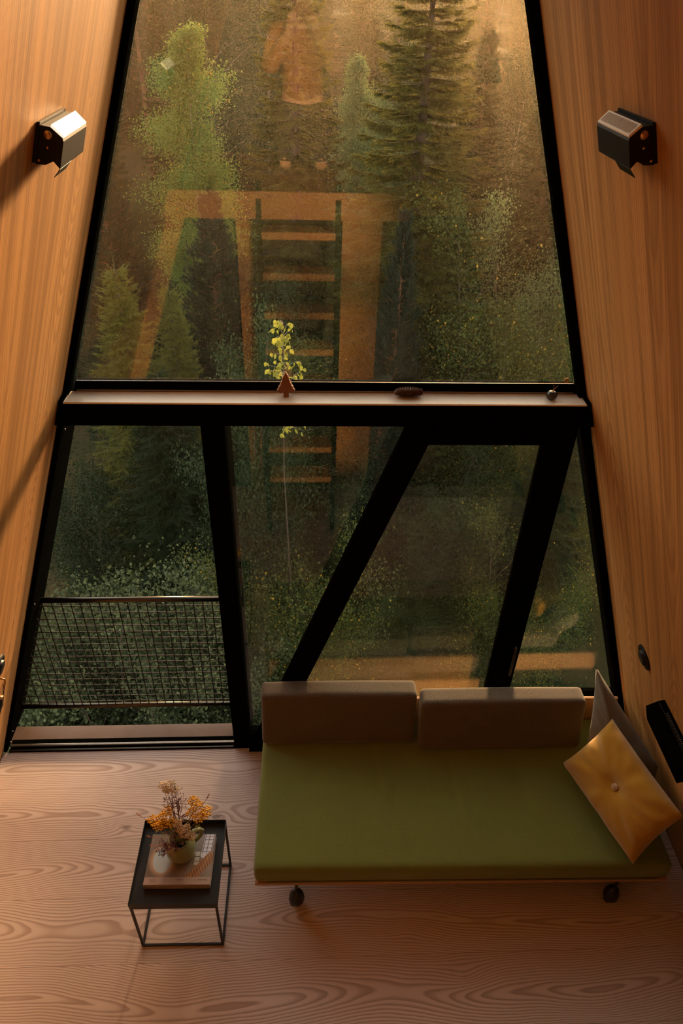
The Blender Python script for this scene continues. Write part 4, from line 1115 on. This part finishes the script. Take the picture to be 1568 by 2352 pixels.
# sapling just behind the sill, each leaf a part
sap = tag(empty('birch_sapling', (-.318, 4.0, float(ground_z(np.float64(-.318), np.float64(4.))))), 'slender birch sapling with bright yellow leaves just behind the wooden tree ornament', 'tree')
def sapling():
    r = np.random.default_rng(21); H = 1.20 - sap.location.z
    MB().tube([(0, 0, 0), (.04, 0, H*.4), (-.03, .02, H*.75), (0, 0, H-.03)], [.014, .011, .007, .002], 7).build('trunk', M['bark'], sap)
    M['sapleaf'] = leafmat('sapling_leaves', (.24, .27, .035), (.42, .38, .06), .55)
    lm = None
    b = MB().add([(0, 0, 0), (.016, .012, .003), (.024, .026, .004), (.016, .044, .002), (0, .062, -.004), (-.016, .044, .002), (-.024, .026, .004), (-.016, .012, .003)], [(0, 1, 2, 3), (0, 3, 4, 5), (0, 5, 6, 7)])
    lm = b.mesh('leaf')
    tw = MB()
    oi = 0
    for k in range(34):
        f = 1-.17*((k+r.random())/34)**1.0
        z0 = H*f - .05; a = r.uniform(0, 6.28); L = (.06 + .62*(1-f)/.17*.55)*r.uniform(.6, 1.1)
        p0 = Vector((-.02*(1-f), 0, z0)); e = p0 + Vector((math.cos(a)*L, math.sin(a)*L, L*r.uniform(.2, .8)))
        tw.tube([tuple(p0), tuple((p0+e)/2+Vector((0, 0, .03))), tuple(e)], [.004, .003, .001], 4)
        for q in range(int(5+L*15)):
            t = r.uniform(.2, 1.02); p = p0.lerp(e, t) + Vector(r.normal(size=3)*.022)
            o = link('leaf', lm, M['sapleaf'], sap); o.location = p
            o.rotation_euler = (r.uniform(-2.4, -.7), r.uniform(-.6, .6), r.uniform(0, 6.28)); s = r.uniform(.7, 1.15); o.scale = (s, s, s); oi += 1
            if oi > 290: break
    tw.build('twigs', M['birchbark'], sap)
sapling()

# the hazy forest behind
rb = random.Random(5)
kinds = (('sp3', SPR, 12., 'bark', 'spruce_d', 'tall hazy spruce in the background forest', 'hazy background spruces'),
         ('pn2', PIN, 13., 'pinebark', 'pine', 'tall hazy pine with bare trunk in the background forest', 'hazy background pines'),
         ('bf', BIR, 12., 'birchbark', 'dbush', 'hazy broadleaf tree in the background forest', 'hazy background broadleaf trees'))
rows = [(20, 6.5, 14, 2.6, 3.4), (22, -9, 15, 3.0, 3.6), (27, -12, 18, 2.8, 4.4), (33, -15, 22, 2.9, 5.2), (41, -19, 28, 2.6, 6.4), (52, -24, 36, 2.8, 8.5), (62, -26, 40, 2.4, 9.5), (72, -20, 48, 2.6, 12.)]
for yy, xa, xb, stp, zt in rows:
    x = xa
    while x < xb:
        k = kinds[rb.choice([0, 0, 1, 0, 2, 1])]
        z = zt + rb.uniform(-1.6, 1.2)
        if -7.5*yy/40 < x < -4.0*yy/40 : z -= 1.2*yy/30       # a dip at the left where sky shows
        if .215*yy-.07*yy-2.4 < x < .215*yy+.07*yy+1.0: z = min(z, .140*yy - .9, 5.2)      # the opening the evening sun shines through
        plant(k[0], k[1], k[5], 'tree', x+rb.uniform(-.9, .9), yy+rb.uniform(-1.8, 1.8), z, k[2], k[3], k[4], rb.uniform(0, 6.28), rb.uniform(.8, 1.1), k[6])
        x += stp*rb.uniform(.8, 1.2)
# middle distance undergrowth
for i in range(26):
    yy = rb.uniform(11, 24); x = rb.uniform(-.38, .50)*(yy+2.6)
    g0 = float(ground_z(np.float64(x), np.float64(yy)))
    k = rb.choice(['bs1', 'sp2', 'pn1', 'bs1'])
    lb, gr, mt_, nm = {'bs1': ('low bush in the forest undergrowth', 'undergrowth bushes', 'dbush', BUS), 'sp2': ('small spruce in the forest undergrowth', 'undergrowth spruces', 'spruce_d', SPR), 'pn1': ('small pine in the forest undergrowth', 'undergrowth pines', 'pine', PIN)}[k]
    plant(k, nm, lb, 'bush' if k == 'bs1' else 'tree', x, yy, g0+rb.uniform(2.6, 5.0), 4. if k == 'bs1' else 7., 'bark', mt_, rb.uniform(0, 6.28), .9, gr)

# evening haze among the trees
def haze():
    m = bpy.data.materials.new('evening_haze'); m.use_nodes = True; nt = m.node_tree; nt.nodes.clear()
    out = nt.nodes.new('ShaderNodeOutputMaterial'); v = nt.nodes.new('ShaderNodeVolumeScatter')
    v.inputs['Color'].default_value = (.95, .72, .46, 1); v.inputs['Density'].default_value = HAZE_D; v.inputs['Anisotropy'].default_value = .62
    nt.links.new(v.outputs[0], out.inputs['Volume'])
    o = MB().box(-40, 50, 1.0, 34, -9, 11).build('haze', m)
    tag(o, 'thin golden evening haze hanging among the forest trees', 'haze', kind='stuff')
HAZE_D = .0013
haze()


# ------------------------------------------------------------------ the photographer kneeling on the loft, seen only mirrored in the glass
def skin_figure(name, verts, edges, radii, mat, parent=None, root=0, loc=None, sub=2):
    me = bpy.data.meshes.new(name); me.from_pydata(verts, edges, []); me.materials.append(mat)
    o = bpy.data.objects.new(name, me); COL.objects.link(o)
    if parent: o.parent = parent
    if loc is not None: o.location = loc
    o.modifiers.new('skin', 'SKIN')
    for i, r in enumerate(radii):
        sv = me.skin_vertices[0].data[i]; sv.radius = (r, r) if not isinstance(r, tuple) else r
        sv.use_root = (i == root)
    sb = o.modifiers.new('sub', 'SUBSURF'); sb.levels = sub; sb.render_levels = sub
    o.modifiers['skin'].use_smooth_shade = True
    return o
def photographer():
    loc = Vector((-.115, -2.96, 2.668))
    skin_m = plain('skin_tone', (.52, .30, .20), .55); coat = plain('rust_jacket', (.30, .115, .035), .85, var=.2, scale=40)
    jeans = plain('dark_trousers', (.030, .028, .026), .9); hair = plain('brown_hair', (.05, .028, .015), .7, var=.4, scale=90)
    V, E, R_ = [], [], []
    def vert(p, r, par=None):
        V.append(p); R_.append(r)
        if par is not None: E.append((par, len(V)-1))
        return len(V)-1
    pel = vert((0, 0, .44), (.135, .10)); ab = vert((0, .01, .58), (.125, .09), pel); ch = vert((0, .02, .76), (.145, .10), ab)
    up = vert((0, .02, .87), (.10, .075), ch); nk = vert((0, .045, .955), .052, up)
    jw = vert((0, .075, 1.01), (.062, .070), nk); hd = vert((0, .070, 1.085), (.074, .092), jw); vert((0, .065, 1.15), (.060, .075), hd)
    for s in (-1, 1):
        sh = vert((s*.165, .02, .85), .062, up); el = vert((s*.225, .10, .64), .046, sh); wr = vert((s*.095, .19, .86), .030, el)
        pm = vert((s*.070, .205, .925), (.034, .020), wr)
        for k in range(4):      # four fingers curled over the camera, thumb under it
            a = vert((s*(.085-.018*k), .225, .965+.004*(1-abs(k-1.5))), .0095, pm); b = vert((s*(.075-.018*k), .245, .978), .0085, a); vert((s*(.066-.018*k), .250, .960), .0075, b)
        t = vert((s*.045, .190, .930), .011, pm); vert((s*.028, .188, .945), .009, t)
        hp_ = vert((s*.10, .0, .40), .092, pel); kn = vert((s*.13, .10, .075), .066, hp_); an = vert((s*.13, -.30, .055), .042, kn); vert((s*.13, -.40, .045), .034, an)
    body = skin_figure('person', V, E, R_, skin_m, loc=loc)
    tag(body, 'person in a rust jacket kneeling on the loft, mirrored in the upper glass', 'person')
    V, E, R_ = [], [], []
    a = vert((0, 0, .43), (.155, .118)); b = vert((0, .01, .58), (.148, .110), a); c = vert((0, .02, .76), (.168, .120), b); d = vert((0, .02, .87), (.118, .092), c); vert((0, .035, .925), .066, d)
    for s in (-1, 1):
        sh = vert((s*.17, .02, .85), .078, d); el = vert((s*.23, .10, .64), .062, sh); vert((s*.112, .178, .835), .044, el)
    skin_figure('jacket', V, E, R_, coat, body)
    V, E, R_ = [], [], []
    a = vert((0, 0, .44), (.150, .115))
    for s in (-1, 1):
        h = vert((s*.10, 0, .38), .105, a); k = vert((s*.13, .10, .080), .078, h); vert((s*.13, -.28, .064), .056, k)
    skin_figure('trousers', V, E, R_, jeans, body)
    V, E, R_ = [], [], []
    a = vert((0, .05, 1.10), (.082, .085)); vert((0, .055, 1.165), (.062, .070), a); vert((0, .01, 1.06), (.070, .055), a)
    skin_figure('hair', V, E, R_, hair, body)
    MB().sphere((0, .165, 1.055), .014, 10, 6, (.8, 1.2, 1.3)).build('nose', skin_m, body, smooth=True)
    for s in (-1, 1):
        MB().sphere((s*.030, .150, 1.085), .011, 10, 6).build('eye', plain('eye', (.06, .04, .03), .2), body, smooth=True)
        MB().sphere((s*.078, .070, 1.070), .020, 10, 6, (.4, .8, 1.3)).build('ear', skin_m, body, smooth=True)
    MB().box(-.022, .022, .138, .150, 1.012, 1.020).build('mouth', plain('lips', (.35, .12, .09), .5), body, bevel=.003)
photographer()
